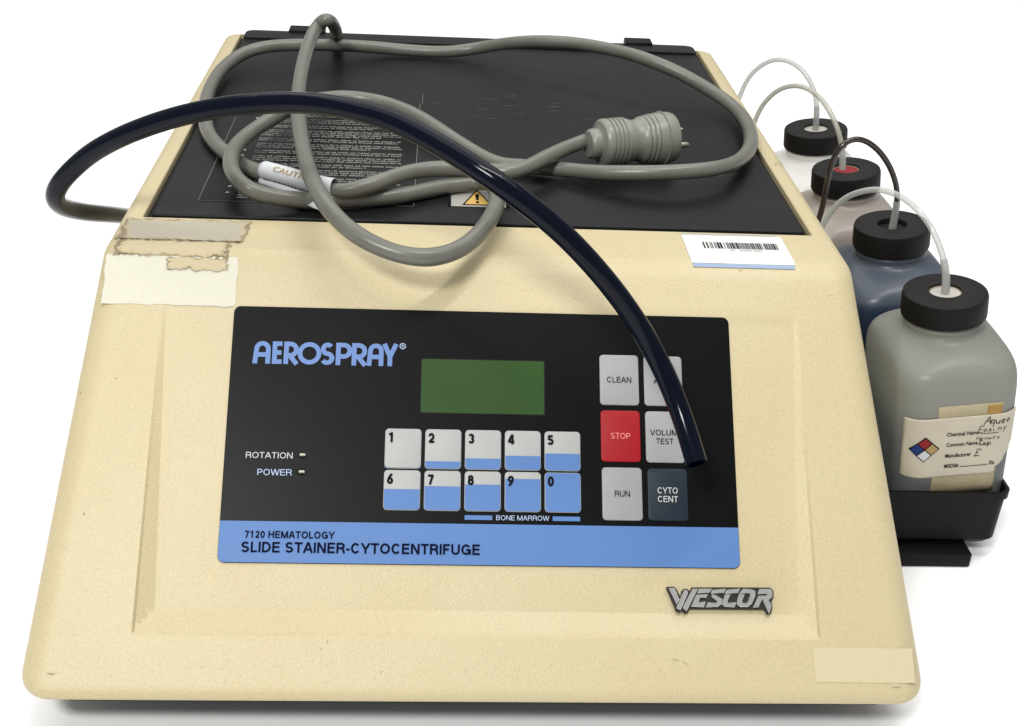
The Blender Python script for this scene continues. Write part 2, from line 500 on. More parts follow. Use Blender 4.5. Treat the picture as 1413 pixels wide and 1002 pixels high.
# black base pan and feet under the casing
V, F = [], []
for z, g in ((ZB + 0.004, 0.010), (ZB - 0.0045, 0.012)):
    h = hw(ZB) - g - 0.02
    yf = yfront(ZB) + g
    V += [(-h, yf, z), (h, yf, z), (h, YB - 0.03, z), (-h, YB - 0.03, z)]
F = [[0, 1, 5, 4], [1, 2, 6, 5], [2, 3, 7, 6], [3, 0, 4, 7], [4, 5, 6, 7], [3, 2, 1, 0]]
obj('base_pan', V, F, 'black', machine)
for fx in (-0.2, 0.2):
    for fy in (-0.15, 0.5):
        V, F = lathe([(0.015, FLOOR), (0.017, FLOOR + 0.006), (0.016, ZB - 0.0035)], 20, (fx, fy, 0))
        obj('foot', V, F, 'black', machine, smooth=40)

# ---- lid
def rounded_slab(x0, x1, y0, y1, zt, zb, rf, rbk, edge=0.0015):
    V, F = [], []
    prof = [(zt - edge * (1 - math.sin(a)), edge * (1 - math.cos(a))) for a in [PI / 2, PI / 3, PI / 6, 0]]
    prof = [(zt, edge)] + prof[1:] + [(zb, 0)]
    n = 5
    for (z, ins) in prof:
        for (cx, cy, r, a0) in ((x1, y0, rf, -PI / 2), (x1, y1, rbk, 0), (x0, y1, rbk, PI / 2), (x0, y0, rf, PI)):
            sx = -1 if cx == x1 else 1; sy = -1 if cy == y1 else 1
            for k in range(n + 1):
                a = a0 + PI / 2 * k / n
                V.append((cx + sx * r + (r - ins) * math.cos(a), cy + sy * r + (r - ins) * math.sin(a), z))
    m = 4 * (n + 1)
    for i in range(len(prof) - 1):
        for k in range(m):
            k2 = (k + 1) % m
            F.append([i * m + k, i * m + k2, (i + 1) * m + k2, (i + 1) * m + k][::-1])
    F.append(list(range(m)))
    F.append([(len(prof) - 1) * m + k for k in range(m)][::-1])
    return V, F
LZ = -0.0002
V, F = rounded_slab(-0.2445, 0.2452, 0.0668, 0.5765, LZ, -0.009, 0.003, 0.012)
lid = obj('lid', V, F, 'lid', machine, smooth=30)
V, F = rounded_slab(-0.2445, 0.2452, 0.560, 0.590, 0.0022, 0.0004, 0.001, 0.010, 0.0008)
obj('rear_flange', V, F, 'lid', lid, smooth=30)
V, F = rounded_slab(-0.2440, 0.2447, 0.0628, 0.0664, -0.0035, -0.009, 0.0005, 0.0005, 0.0008)
obj('front_lip', V, F, 'black', lid, smooth=30)
for (a, b) in ((-0.199, -0.160), (0.170, 0.200)):
    V, F = bevel_box(a, b, 0.584, 0.605, -0.010, 0.0050, 0.0015)
    obj('hinge', V, F, 'black', lid, smooth=40)
    V, F = lathe([(0.0035, a + 0.004), (0.0035, b - 0.004)], 12, (0, 0.605, 0.001), axis=(1, 0, 0))
    obj('hinge_pin', V, F, 'black', lid, smooth=40)

# scratches on the lid
def strip(p, q, wd, z=0.0):
    p = Vector(p); q = Vector(q); d = (q - p).normalized(); s = Vector((-d.y, d.x, 0)) * wd / 2
    return [p + s, p - s, q - s, q + s]
V, F = [], []
def addstrip(p, q, wd):
    b = len(V); V.extend(strip(p, q, wd)); F.append([b, b + 1, b + 2, b + 3])
rs = random.Random(3)
for _ in range(30):
    cx = rs.gauss(0.03, 0.035); cy = rs.gauss(0.36, 0.02); L = rs.uniform(0.002, 0.012); a = rs.gauss(0.12, 0.1)
    addstrip((cx, cy, LZ + 0.00012 + 0.00001 * _), (cx + L * math.cos(a), cy + L * math.sin(a), LZ + 0.00012 + 0.00001 * _), rs.uniform(0.0003, 0.0006))
for _ in range(12):
    cx = rs.uniform(-0.2, 0.23); cy = rs.uniform(0.09, 0.5); L = rs.uniform(0.003, 0.012); a = rs.uniform(-0.4, 0.8)
    addstrip((cx, cy, LZ + 0.0006 + 0.00001 * _), (cx + L * math.cos(a), cy + L * math.sin(a), LZ + 0.0006 + 0.00001 * _), 0.0003)
o = obj('scratches', V, F, 'filmedge', lid); o['kind'] = 'stuff'

# ---- instruction label on the lid (clear film with fine grey print)
def quad_sheet(x0, x1, y0, y1, z, th=0.00015):
    return bevel_box(x0, x1, y0, y1, z, z + th, 0)
V, F = quad_sheet(-0.2150, -0.0520, 0.0955, 0.352, LZ + 0.0001)
ilabel = obj('instruction_label', V, F, 'smoke', machine)
V, F = [], []
zz = LZ + 0.0004
for (p, q) in (((-0.2150, 0.0955), (-0.0520, 0.0955)), ((-0.2150, 0.0955), (-0.2150, 0.3520)), ((-0.0520, 0.0955), (-0.0520, 0.352))):
    addstrip((*p, zz), (*q, zz), 0.0006); zz += 0.00002
addstrip((-0.112, 0.262, zz), (-0.098, 0.235, zz), 0.0005)
addstrip((-0.0498, 0.352, zz), (-0.0498, 0.385, zz), 0.0005)
obj('film_border', V, F, 'filmedge', ilabel)
def fine_print():
    V, F = [], []
    rr = random.Random(11)
    y = 0.338
    groups = [2, 3, 2, 3, 2, 4, 2, 3, 2, 3, 2, 3, 4]
    gi = 0
    z = LZ + 0.00045
    while y > 0.105:
        for l in range(groups[gi % len(groups)]):
            x = -0.1870
            xend = -0.064 - (rr.random() * 0.03 if l == groups[gi % len(groups)] - 1 else rr.random() * 0.002)
            if l == 0:      # paragraph number
                b = len(V); V.extend([(-0.197, y, z), (-0.1945, y, z), (-0.1945, y + 0.0030, z), (-0.197, y + 0.0030, z)]); F.append([b, b + 1, b + 2, b + 3])
            while x < xend:
                nl = rr.randint(2, 9)
                for c in range(nl):
                    wd = rr.choice((0.0008, 0.0011, 0.0013))
                    h = rr.choice((0.0021, 0.0021, 0.0032))
                    yb = y
                    # a letter as an upright and a bar
                    for (ax, bx, ay, by) in ((0, 0.00045, 0, h), (0, wd, rr.choice((0, 0.0011, 0.0017)), None)):
                        by = ay + 0.0006 if by is None else by
                        b = len(V); V.extend([(x + ax, yb + ay, z), (x + bx, yb + ay, z), (x + bx, yb + by, z), (x + ax, yb + by, z)]); F.append([b, b + 1, b + 2, b + 3])
                        z += 1e-8
                    if wd > 0.001:
                        b = len(V); V.extend([(x + wd - .00035, yb, z), (x + wd, yb, z), (x + wd, yb + .0021, z), (x + wd - .00035, yb + .0021, z)]); F.append([b, b + 1, b + 2, b + 3])
                    x += wd + 0.00045
                    if x > xend: break
                x += 0.0013
            y -= 0.0046
        y -= 0.0040
        gi += 1
    o = obj('lettering', V, F, 'fineprint', ilabel); o['kind'] = 'stuff'
fine_print()

# ---- warning label
V, F = quad_sheet(-0.0235, 0.0190, 0.0985, 0.1360, LZ + 0.0003)
wl = obj('warning_label', V, F, 'silverlabel', machine)
def poly(name, pts, z, m, parent):
    return obj(name, [(x, y, z) for x, y in pts], [list(range(len(pts)))], m, parent)
poly('border', [(-0.0150, 0.1010), (0.0090, 0.1010), (-0.0030, 0.1350)], LZ + 0.0006, 'ink', wl)
poly('triangle', [(-0.0128, 0.1025), (0.0068, 0.1025), (-0.0030, 0.1310)], LZ + 0.0008, 'warnyellow', wl)
poly('exclamation_mark', [(-0.0040, 0.1110), (-0.0020, 0.1110), (-0.0014, 0.1235), (-0.0046, 0.1235)], LZ + 0.0010, 'ink', wl)
poly('exclamation_dot', [(-0.0042, 0.1045), (-0.0018, 0.1045), (-0.0018, 0.1085), (-0.0042, 0.1085)], LZ + 0.0010, 'ink', wl)
for x in (-0.0255, 0.0192):
    V, F = bevel_box(x, x + 0.002, 0.0985, 0.130, LZ, LZ + 0.0014, 0.0003, 1)
    obj('end_strip', V, F, 'ink', wl)

# ---- lettering in a real typeface (the built-in one), turned into mesh
def text_geo(txt, size, bold=0.0, sx=1.0, align='LEFT', shear=0.0):
    cu = bpy.data.curves.new('t', 'FONT'); cu.body = txt; cu.size = size; cu.align_x = align
    cu.offset = bold * size; cu.shear = shear; cu.resolution_u = 3
    o = bpy.data.objects.new('t', cu); C.objects.link(o)
    dg = bpy.context.evaluated_depsgraph_get(); dg.update()
    me = bpy.data.meshes.new_from_object(o.evaluated_get(dg))
    V = [(v.co.x * sx, v.co.y) for v in me.vertices]; F = [list(p.vertices) for p in me.polygons]
    bpy.data.objects.remove(o); bpy.data.curves.remove(cu); bpy.data.meshes.remove(me)
    return V, F
CAPH = 0.727                     # capital height of the built-in face
def text_fit(txt, x0, x1, ybase, cap, bold=0.0, tight=True):
    """2D vertices of txt stretched so that it spans x0..x1 with the given capital height"""
    V, F = text_geo(txt, cap / CAPH, bold)
    a = min(v[0] for v in V); b = max(v[0] for v in V)
    k = (x1 - x0) / (b - a)
    return [(x0 + (v[0] - a) * k, ybase + v[1]) for v in V], F
def face_text(txt, x0, x1, s_top, s_bot, m, parent, h, bold=0.0):
    """lettering on the sloped face, millimetres"""
    V, F = text_fit(txt, x0, x1, 0, s_bot - s_top, bold)
    return obj('lettering', [F3(x * .001, (s_bot - y) * .001, h) for x, y in V], F, m, parent)

# ---- control panel overlay
PX, S0, S1 = 0.1716, 0.0390, 0.2150
def rrect(x0, x1, s0, s1, r, n=5, corners=(1, 1, 1, 1)):
    """counter-clockwise seen from outside; s grows downward.  corners: bl, br, tr, tl"""
    P = []
    for (cx, cs, a0, on) in ((x0 + r, s1 - r, PI, corners[0]), (x1 - r, s1 - r, 1.5 * PI, corners[1]), (x1 - r, s0 + r, 0, corners[2]), (x0 + r, s0 + r, PI / 2, corners[3])):
        if not on:
            P.append((x0 if cx < (x0 + x1) / 2 else x1, s1 if cs > (s0 + s1) / 2 else s0)); continue
        for k in range(n + 1):
            a = a0 + PI / 2 * k / n
            P.append((cx + r * math.cos(a), cs - r * math.sin(a)))
    return P
def plate(name, P, h0, h1, m, parent, edge=0.0, dome=0.0, smooth=None):
    """a thin raised plate with outline P on the sloped face"""
    n = len(P)
    cx = sum(p[0] for p in P) / n; cs = sum(p[1] for p in P) / n
    def sh(p, d):
        dx, ds = p[0] - cx, p[1] - cs
        L = max(1e-9, math.hypot(dx, ds))
        hx = max(abs(q[0] - cx) for q in P); hs = max(abs(q[1] - cs) for q in P)
        return (cx + dx * (1 - d / hx), cs + ds * (1 - d / hs))
    rings = [[F3(*p, h0) for p in P], [F3(*p, h1 - edge) for p in P]]
    if edge > 0: rings.append([F3(*sh(p, edge * 0.35), h1 - edge * 0.3) for p in P]); rings.append([F3(*sh(p, edge * 1.2), h1) for p in P])
    V = [v for r in rings for v in r]; F = []
    for i in range(len(rings) - 1):
        for k in range(n):
            k2 = (k + 1) % n
            F.append([i * n + k, i * n + k2, (i + 1) * n + k2, (i + 1) * n + k])
    F.append([(len(rings) - 1) * n + k for k in range(n)])
    return obj(name, V, F, m, parent, smooth=smooth)
panel = plate('control_panel', rrect(-PX, PX, S0, S1, 0.0045), -0.0006, 0.0006, 'panel', machine, 0.0002)
plate('blue_band', rrect(-PX + .0002, PX - .0002, 0.1877, S1 - .0003, 0.0043, corners=(1, 1, 0, 0)), 0.0005, 0.00075, 'blue', panel)
# display window
V, F = [], []
x0, x1, s0, s1 = -0.0424, 0.0414, 0.0744, 0.1122
plate('display_frame', rrect(x0 - .0007, x1 + .0007, s0 - .0007, s1 + .0007, 0.001), 0.0005, 0.0008, 'dark', panel)
plate('display', rrect(x0, x1, s0, s1, 0.0016), 0.0005, 0.0010, 'lcd', panel)
for s in (0.1431, 0.1546):
    p = F3(-0.1205, s, 0)
    V, F = lathe([(0.0026, 0), (0.0026, 0.0008), (0.0020, 0.0016), (0.0, 0.0020)], 16, p, axis=FN)
    obj('indicator_light', V, F, 'dark', panel, smooth=50)
    V, F = bevel_box(-0.0021, 0.0021, -0.0009, 0.0009, 0, 0.0030, 0.0007, 2)
    Q = [F3(-0.1200 + v.x, s - v.y, v.z) for v in V]
    obj('indicator_lens', Q, F, 'led', panel, smooth=60)
for (a, b) in ((-11.7, 6.6), (46.8, 65.1)):
    plate('blue_bar', [(a * .001, .1849), (b * .001, .1849), (b * .001, .1819), (a * .001, .1819)], 0.0005, 0.0009, 'blue', panel)

# AEROSPRAY drawn letter by letter: heavy monoline strokes
def ribbon(pts, t, closed=False):
    n = len(pts); L, R = [], []
    for i in range(n):
        p = Vector(pts[i])
        a = Vector(pts[i - 1]) if (i > 0 or closed) else None
        b = Vector(pts[(i + 1) % n]) if (i < n - 1 or closed) else None
        d1 = (p - a).normalized() if a is not None else None
        d2 = (b - p).normalized() if b is not None else None
        if d1 is None: d1 = d2
        if d2 is None: d2 = d1
        n1 = Vector((-d1.y, d1.x)); n2 = Vector((-d2.y, d2.x))
        m = (n1 + n2)
        if m.length < 1e-6: m = n1
        m.normalize()
        k = t / 2 / max(0.35, m.dot(n1))
        L.append(p + m * k); R.append(p - m * k)
    V = L + R; F = []
    for i in range(n if closed else n - 1):
        j = (i + 1) % n
        F.append([n + i, n + j, j, i])
    return [tuple(v) for v in V], F
def arcp(cx, cy, rx, ry, a0, a1, n=14):
    return [(cx + rx * math.cos(math.radians(a0 + (a1 - a0) * i / n)), cy + ry * math.sin(math.radians(a0 + (a1 - a0) * i / n))) for i in range(n + 1)]
def logo_glyph(ch, w, t):
    """heavy strokes in a box w wide and 1 high, centre lines"""
    e = t / 2; x0, x1, y0, y1 = e, w - e, e, 1 - e
    if ch == 'A':
        r = (x1 - x0) / 2
        return [[(x0 - 0.05, 0), (x0, y1 - r - .02)] + arcp((x0 + x1) / 2, y1 - r, r, r, 175, 0) + [(x1, 0)], [(x0, 0.40), (x1, 0.40)]]
    if ch == 'E':
        return [[(x1 + e, y1), (x0, y1), (x0, y0), (x1 + e, y0)], [(x0, 0.5), (x1 + e * .7, 0.5)]]
    if ch in 'PR':
        r = (y1 - 0.39) / 2
        S = [[(x0, 0), (x0, 1)], [(x0, y1)] + arcp(x1 - r, y1 - r, r, r, 90, -90) + [(x0, 0.39)]]
        if ch == 'R': S.append([(x1 - r - 0.03, 0.40), (x1 + 0.04, 0)])
        return S
    if ch == 'O':
        return [arcp(w / 2, 0.5, (x1 - x0) / 2, 0.5 - e, 0, 363, 36)]
    if ch == 'S':
        r = 0.25 - e / 2
        cx = w / 2
        return [arcp(cx, 1 - e - r, (x1 - x0) / 2 * .88, r, 35, 270, 14) + arcp(cx, e + r, (x1 - x0) / 2, r, 90, -150, 14)[1:]]
    if ch == 'Y':
        return [[(w * 0.05 + e * .4, 1), (w / 2, 0.42), (w * 0.95 - e * .4, 1)], [(w / 2, 0.48), (w / 2, 0)]]
GW = dict(A=.92, B=.86, C=.96, D=.92, E=.82, F=.76, G=1.02, H=.93, I=.30, K=.90, L=.72, M=1.12, N=.93, O=1.04, P=.84, R=.90, S=.86, T=.82, U=.92, V=.88, W=1.28, Y=.88)
GW.update({'-': .42, ' ': .36, '7': .74, '1': .74, '2': .74, '0': .74, '3': .74, '4': .78, '5': .74, '6': .74, '8': .74, '9': .74})
def sans_glyph(ch, w, t):
    """plain grotesque letters and digits as centre-line strokes"""
    e = t / 2; b = 0.07; x0, x1, y0, y1 = b + e, w - b - e, e, 1 - e; xm = (x0 + x1) / 2; hx = (x1 - x0) / 2
    if ch == 'A': return [[(b * .4 + e * .7, 0), (w / 2 - e * .15, 1), ], [(w / 2 + e * .15, 1), (w - b * .4 - e * .7, 0)], [(w * .26, .33), (w * .74, .33)]]
    if ch == 'B': return [[(x0, 0), (x0, 1)], [(x0, y1)] + arcp(x1 - .27, (y1 + .53) / 2, .24, (y1 - .53) / 2, 90, -90, 8) + [(x0, .53)], arcp(x1 - .25, (.53 + y0) / 2, .25, (.53 - y0) / 2, 90, -90, 8) + [(x0, y0)]]
    if ch == 'C': return [arcp(xm, .5, hx, .5 - e, 38, 322, 22)]
    if ch == 'D': return [[(x0, 0), (x0, 1)], [(x0, y1)] + arcp(x1 - .36, .5, .36, .5 - e, 90, -90, 14) + [(x0, y0)]]
    if ch == 'E': return [[(x0, 0), (x0, 1)], [(x0, y1), (x1 + e, y1)], [(x0, .52), (x1 + e * .6, .52)], [(x0, y0), (x1 + e, y0)]]
    if ch == 'F': return [[(x0, 0), (x0, 1)], [(x0, y1), (x1 + e, y1)], [(x0, .50), (x1, .50)]]
    if ch == 'G': return [arcp(xm, .5, hx, .5 - e, 38, 335, 22), [(x1, 0.03), (x1, .47)], [(x1 + e, .46), (xm, .46)]]
    if ch == 'H': return [[(x0, 0), (x0, 1)], [(x1, 0), (x1, 1)], [(x0, .52), (x1, .52)]]
    if ch == 'I': return [[(w / 2, 0), (w / 2, 1)]]
    if ch == 'K': return [[(x0, 0), (x0, 1)], [(x0, .34), (x1, 1)], [(x0 + .2, .52), (x1 + .02, 0)]]
    if ch == 'L': return [[(x0, 0), (x0, 1)], [(x0, y0), (x1 + e, y0)]]
    if ch == 'M': return [[(x0, 0), (x0, 1)], [(x1, 0), (x1, 1)], [(x0 + e * .3, .98), (w / 2, 0.02)], [(x1 - e * .3, .98), (w / 2, 0.02)]]
    if ch == 'N': return [[(x0, 0), (x0, 1)], [(x1, 0), (x1, 1)], [(x0 + e * .3, .98), (x1 - e * .3, .02)]]
    if ch == 'O': return [arcp(xm, .5, hx, .5 - e, 0, 363, 30)]
    if ch == '0': return [arcp(xm, .5, hx, .5 - e, 0, 363, 30)]
    if ch == 'P': return [[(x0, 0), (x0, 1)], [(x0, y1)] + arcp(x1 - .27, (y1 + .46) / 2, .27, (y1 - .46) / 2, 90, -90, 10) + [(x0, .46)]]
    if ch == 'R': return [[(x0, 0), (x0, 1)], [(x0, y1)] + arcp(x1 - .27, (y1 + .49) / 2, .26, (y1 - .49) / 2, 90, -90, 10) + [(x0, .49)], [(x1 - .27, .49), (x1 - .09, .43), (x1 - .03, .30), (x1 + .02, 0)]]
    if ch == 'S':
        r = .25 - e / 2
        return [arcp(xm, 1 - e - r, hx * .93, r, 25, 262, 14) + arcp(xm, e + r, hx, r, 82, -158, 14)]
    if ch == 'T': return [[(b * .6, y1), (w - b * .6, y1)], [(w / 2, 0), (w / 2, y1)]]
    if ch == 'U': return [[(x0, 1), (x0, .36)] + arcp(xm, .30 + e, hx, .30, 180, 360, 12) + [(x1, 1)]]
    if ch == 'V': return [[(b * .4 + e * .7, 1), (w / 2 - e * .1, 0)], [(w - b * .4 - e * .7, 1), (w / 2 + e * .1, 0)]]
    if ch == 'W': return [[(b * .3 + e * .7, 1), (w * .28, 0)], [(w * .28, 0), (w / 2, 1)], [(w / 2, 1), (w * .72, 0)], [(w * .72, 0), (w - b * .3 - e * .7, 1)]]
    if ch == 'Y': return [[(b * .3 + e * .6, 1), (w / 2, .40)], [(w - b * .3 - e * .6, 1), (w / 2, .40)], [(w / 2, .44), (w / 2, 0)]]
    if ch == '-': return [[(b * .7, .37), (w - b * .7, .37)]]
    if ch == '1': return [[(w * .56, 0), (w * .56, 1)], [(w * .56, .90), (w * .22, .74)]]
    if ch == '2': return [arcp(xm, y1 - .27, hx, .27, 165, -25, 12) + [(x0 + .01, y0)], [(x0 - e * .3, y0), (x1 + e, y0)]]
    if ch == '3': return [arcp(xm, (y1 + .53) / 2, hx * .9, (y1 - .53) / 2, 160, -90, 12), arcp(xm, (.53 + y0) / 2, hx, (.53 - y0) / 2, 90, -160, 12)]
    if ch == '4': return [[(w * .66, 0), (w * .66, 1)], [(w * .62, .96), (x0 - e * .4, .27)], [(x0 - e * .6, .26), (x1 + e, .26)]]
    if ch == '5': return [[(x1 + e * .3, y1), (x0 + .05, y1), (x0, .50)], arcp(xm - .02, .335, hx + .02, .335 - e, 130, -155, 14)]
    if ch == '6': return [arcp(xm, .335, hx, .335 - e, 0, 363, 20), [(x1 - .02, 1), (x0 + .10, .66), (x0, .36)]]
    if ch == '9': return [arcp(xm, .665, hx, .335 - e, 0, 363, 20), [(x0 + .02, 0), (x1 - .10, .34), (x1, .64)]]
    if ch == '7': return [[(x0 - e * .5, y1), (x1 + e, y1)], [(x1 + e * .2, y1), (w * .42, 0)]]
    if ch == '8': return [arcp(xm, (y1 + .54) / 2, hx * .86, (y1 - .54) / 2, 0, 363, 20), arcp(xm, (.54 + y0) / 2, hx, (.54 - y0) / 2, 0, 363, 20)]
    return []
def strokes_mesh(strokes, t, put, lay=0.000012):
    """flat strokes; put(x, y, raise) gives the 3D point; every stroke lies a hair above the last"""
    V, F = [], []
    up = 0.0
    for S in strokes:
        rv, rf = ribbon(S, t)
        n = len(S); b = len(V)
        for i, (x, y) in enumerate(rv):
            V.append(put(x, y, up + lay * (i % n) / n))
        F += [[i + b for i in f] for f in rf]
        up += lay * 1.3
    return V, F
def word_strokes(txt, t):
    S = []; x = 0
    for ch in txt:
        for g in sans_glyph(ch, GW[ch], t): S.append([(px + x, py) for px, py in g])
        x += GW[ch]
    return S, x
def stroke_text(txt, x0, x1, s_top, s_bot, m, parent, h, t=0.14):
    S, wd = word_strokes(txt, t)
    a, b = 0.07, wd - 0.07
    kx = (x1 - x0) / (b - a); ky = s_bot - s_top
    V, F = strokes_mesh(S, t, lambda x, y, up: F3((x0 + (x - a) * kx) * .001, (s_bot - y * ky) * .001, h + up), 0.000004)
    return obj('lettering', V, F, m, parent)
def logo():
    H = 16.0
    spans = [('A', -156.3, -145.2), ('E', -144.0, -137.4), ('R', -136.2, -126.2), ('O', -126.9, -110.9), ('S', -111.6, -102.0), ('P', -101.0, -90.0), ('R', -90.2, -79.9), ('A', -79.2, -68.6), ('Y', -69.4, -59.0)]
    for ch, a, b in spans:
        V, F = strokes_mesh(logo_glyph(ch, (b - a) / H, 0.20), 0.20, lambda x, y, up: F3((a + x * H) * .001, (80.1 - y * H) * .001, 0.0009 + up), 0.00003)
        obj('lettering', V, F, 'logoblue', panel)
logo()
stroke_text('ROTATION', -157.4, -126.6, 141.5, 145.6, 'whiteprint', panel, 0.0009, 0.125)
stroke_text('POWER', -149.2, -126.7, 152.9, 157.1, 'bluewhite', panel, 0.0009, 0.125)
stroke_text('7120 HEMATOLOGY', -155.0, -96.9, 194.1, 198.8, 'navyink', panel, 0.0011, 0.185)
stroke_text('SLIDE STAINER-CYTOCENTRIFUGE', -156.6, -1.5, 201.3, 208.2, 'navyink', panel, 0.0011, 0.18)
stroke_text('BONE MARROW', 9.2, 44.3, 181.6, 184.9, 'bluewhite', panel, 0.0009, 0.125)
stroke_text('R', -56.4, -54.9, 64.5, 66.5, 'bluewhite', panel, 0.0010, 0.18)
V, F = ribbon([(x, y) for x, y in arcp(0, 0, 1, 1, 0, 352, 24)], 0.3, True)
obj('trademark_ring', [F3((-55.7 + x * 1.9) * .001, (65.5 - y * 1.9) * .001, .0009) for x, y in V], F, 'bluewhite', panel)

# ---- keys
def key(x0, x1, s0, s1, m, label, lines, ink, blue=0.0, digit=None, capmm=4.2):
    k = plate('key', rrect(x0 * .001, x1 * .001, s0 * .001, s1 * .001, 0.0026), 0.0004, 0.0016, m, machine, 0.0006, smooth=35)
    if label: k['label'] = label
    if blue > 0:
        e = 0.45
        hh = (s1 - s0 - 2 * e) * blue
        full = blue > 0.98
        plate('blue_fill', rrect((x0 + e) * .001, (x1 - e) * .001, (s1 - e - hh) * .001, (s1 - e) * .001, min(0.0022, hh * .0006), corners=(1, 1, int(full), int(full))), 0.0012, 0.00175, 'blue', k)
    if digit:
        V, F = strokes_mesh(sans_glyph(digit, GW[digit], 0.225), 0.225, lambda x, y, up: F3((x0 + 1.6 + x * 6.9) * .001, (s0 + 9.7 - y * 6.9) * .001, 0.0020 + up))
        obj('lettering', V, F, 'ink', k)
    for (t, a, b, st, sb) in lines:
        stroke_text(t, a, b, st, sb, ink, k, 0.0020, 0.135)
    return k
fills = {'1': .12, '2': .18, '3': .27, '4': .355, '5': .43, '6': .52, '7': .61, '8': .67, '9': .83, '0': 1.0}
for i, d in enumerate('12345'):
    x = -65.75 + i * 26.8
    key(x, x + 24.4, 123.8, 151.2, 'keywhite', 'white number key with a blue lower edge', [], 'ink', fills[d], d)
for i, d in enumerate('67890'):
    x = -65.75 + i * 26.8
    key(x, x + 24.4, 152.2, 179.3, 'keywhite', 'number key mostly filled with light blue', [], 'ink', fills[d], d)
key(79.8, 106.8, 68.6, 104.5, 'keygrey', None, [('CLEAN', 84.7, 101.5, 84.6, 88.6)], 'ink')
key(110.4, 137.0, 68.8, 104.5, 'keygrey', None, [('A', 117.2, 120.9, 84.6, 88.6)], 'ink')
key(79.9, 106.9, 108.3, 144.1, 'keyred', 'red stop key', [('STOP', 86.6, 99.9, 124.2, 128.3)], 'pinkprint')
key(110.5, 137.3, 108.4, 144.2, 'keygrey', None, [('VOLUME', 113.7, 136.0, 121.4, 125.4), ('TEST', 117.6, 129.3, 127.5, 131.5)], 'ink')
key(80.1, 107.2, 148.0, 184.0, 'keygrey', None, [('RUN', 88.5, 98.7, 164.0, 168.1)], 'ink')
key(110.9, 138.0, 148.3, 184.0, 'keynavy', 'dark slate key', [('CYTO', 117.5, 131.1, 161.3, 165.5), ('CENT', 117.5, 131.0, 167.2, 171.3)], 'whiteprint')

# ---- maker's badge
def badge():
    # silver strokes (mm, on the sloped face); s runs down
    polys = [
        [(123.2, 229.0), (126.3, 229.0), (129.5, 236.0), (127.6, 238.6)],
        [(133.1, 230.2), (134.6, 230.2), (135.2, 232.0), (129.9, 242.9), (127.6, 241.6), (127.8, 239.6)],
        [(138.6, 229.2), (141.6, 229.2), (134.0, 243.6), (131.7, 241.5), (132.0, 240.4)],
        [(143.0, 229.2), (150.6, 229.2), (149.2, 231.4), (141.9, 231.4)],
        [(140.6, 232.7), (147.9, 232.7), (147.0, 234.5), (143.2, 234.6), (141.9, 237.6), (146.4, 237.6), (145.2, 240.6), (136.9, 240.6)],
        [(152.8, 229.2), (160.2, 229.1), (158.8, 231.4), (150.9, 231.5), (151.4, 230.0)],
        [(151.2, 232.8), (153.6, 232.8), (157.6, 235.8), (157.4, 238.2), (154.6, 240.6), (147.2, 240.6), (148.5, 238.0), (153.6, 238.0), (154.3, 236.9), (150.8, 234.2)],
        [(162.4, 229.1), (169.5, 228.9), (168.3, 231.4), (160.3, 231.5), (161.0, 230.0)],
        [(160.0, 232.8), (163.0, 232.8), (161.2, 236.6), (161.6, 237.8), (166.7, 237.8), (165.4, 240.5), (159.4, 240.5), (157.9, 239.0), (157.9, 237.0)],
        [(172.4, 228.9), (177.6, 228.8), (179.7, 230.3), (179.6, 233.0), (177.4, 238.2), (174.6, 240.5), (169.6, 240.5), (167.8, 238.8), (168.2, 235.8), (169.4, 232.6), (172.4, 232.6), (170.9, 236.6), (171.5, 237.8), (173.8, 237.8), (174.9, 236.8), (176.6, 232.4), (175.9, 231.4), (169.9, 231.5)],
        [(183.2, 229.0), (190.0, 228.9), (191.2, 230.2), (190.8, 233.6), (188.6, 235.8), (190.2, 239.4), (188.4, 243.9), (184.4, 235.2), (181.6, 240.6), (178.5, 240.5), (182.0, 232.9), (187.2, 232.8), (187.7, 231.7), (182.0, 231.6)],
    ]
    V, F = [], []
    # black base: dilated outline of every stroke plus a connecting plate
    def addpoly(P, h0, h1, shrink=0.0):
        bm = bmesh.new()
        vs = [bm.verts.new(F3(x * .001, s * .001, h1)) for x, s in P]
        f = bm.faces.new(vs)
        bmesh.ops.triangulate(bm, faces=[f])
        bm.verts.index_update()
        b = len(V); n = len(P)
        V.extend([v.co.copy() for v in bm.verts]); 
        for ff in bm.faces: F.append([b + v.index for v in ff.verts])
        V.extend([F3(x * .001, s * .001, h0) for x, s in P])
        for k in range(n):
            k2 = (k + 1) % n
            F.append([b + k, b + k2, b + n + k2, b + n + k])
        bm.free()
    base = [[(121.2, 228.2), (122.0, 227.6), (126.4, 227.6), (127.6, 228.4), (130.6, 234.4), (131.5, 230.0), (133.2, 228.8), (135.3, 229.0), (136.8, 230.6), (138.0, 227.9), (158, 227.6), (180.5, 227.5), (190.6, 227.5), (192.6, 229.4), (192.3, 233.8), (190.6, 236.4), (191.4, 239.4), (190.0, 244.4), (187.8, 245.0), (186.6, 243.4), (185.6, 241.9), (166, 241.9), (136.2, 242.0), (134.6, 244.4), (133.0, 244.9), (130.8, 243.2), (129.4, 244.4), (127.2, 243.6), (126.0, 240.0)]]
    for P in base: addpoly([(x, s) for x, s in P], -0.0002, 0.0022)
    bo = obj('badge', V, F, 'badgeblack', machine)
    bo['label'] = "silver and black maker's name badge"
    hh = 0.0021
    for P in polys:
        V.clear(); F.clear()
        addpoly(P, hh, 0.0035)
        me = obj('letter', V, F, 'badgegrey', bo)
        bv = me.modifiers.new('bevel', 'BEVEL'); bv.width = 0.0004; bv.segments = 2; bv.limit_method = 'ANGLE'; bv.angle_limit = 1.0
badge()

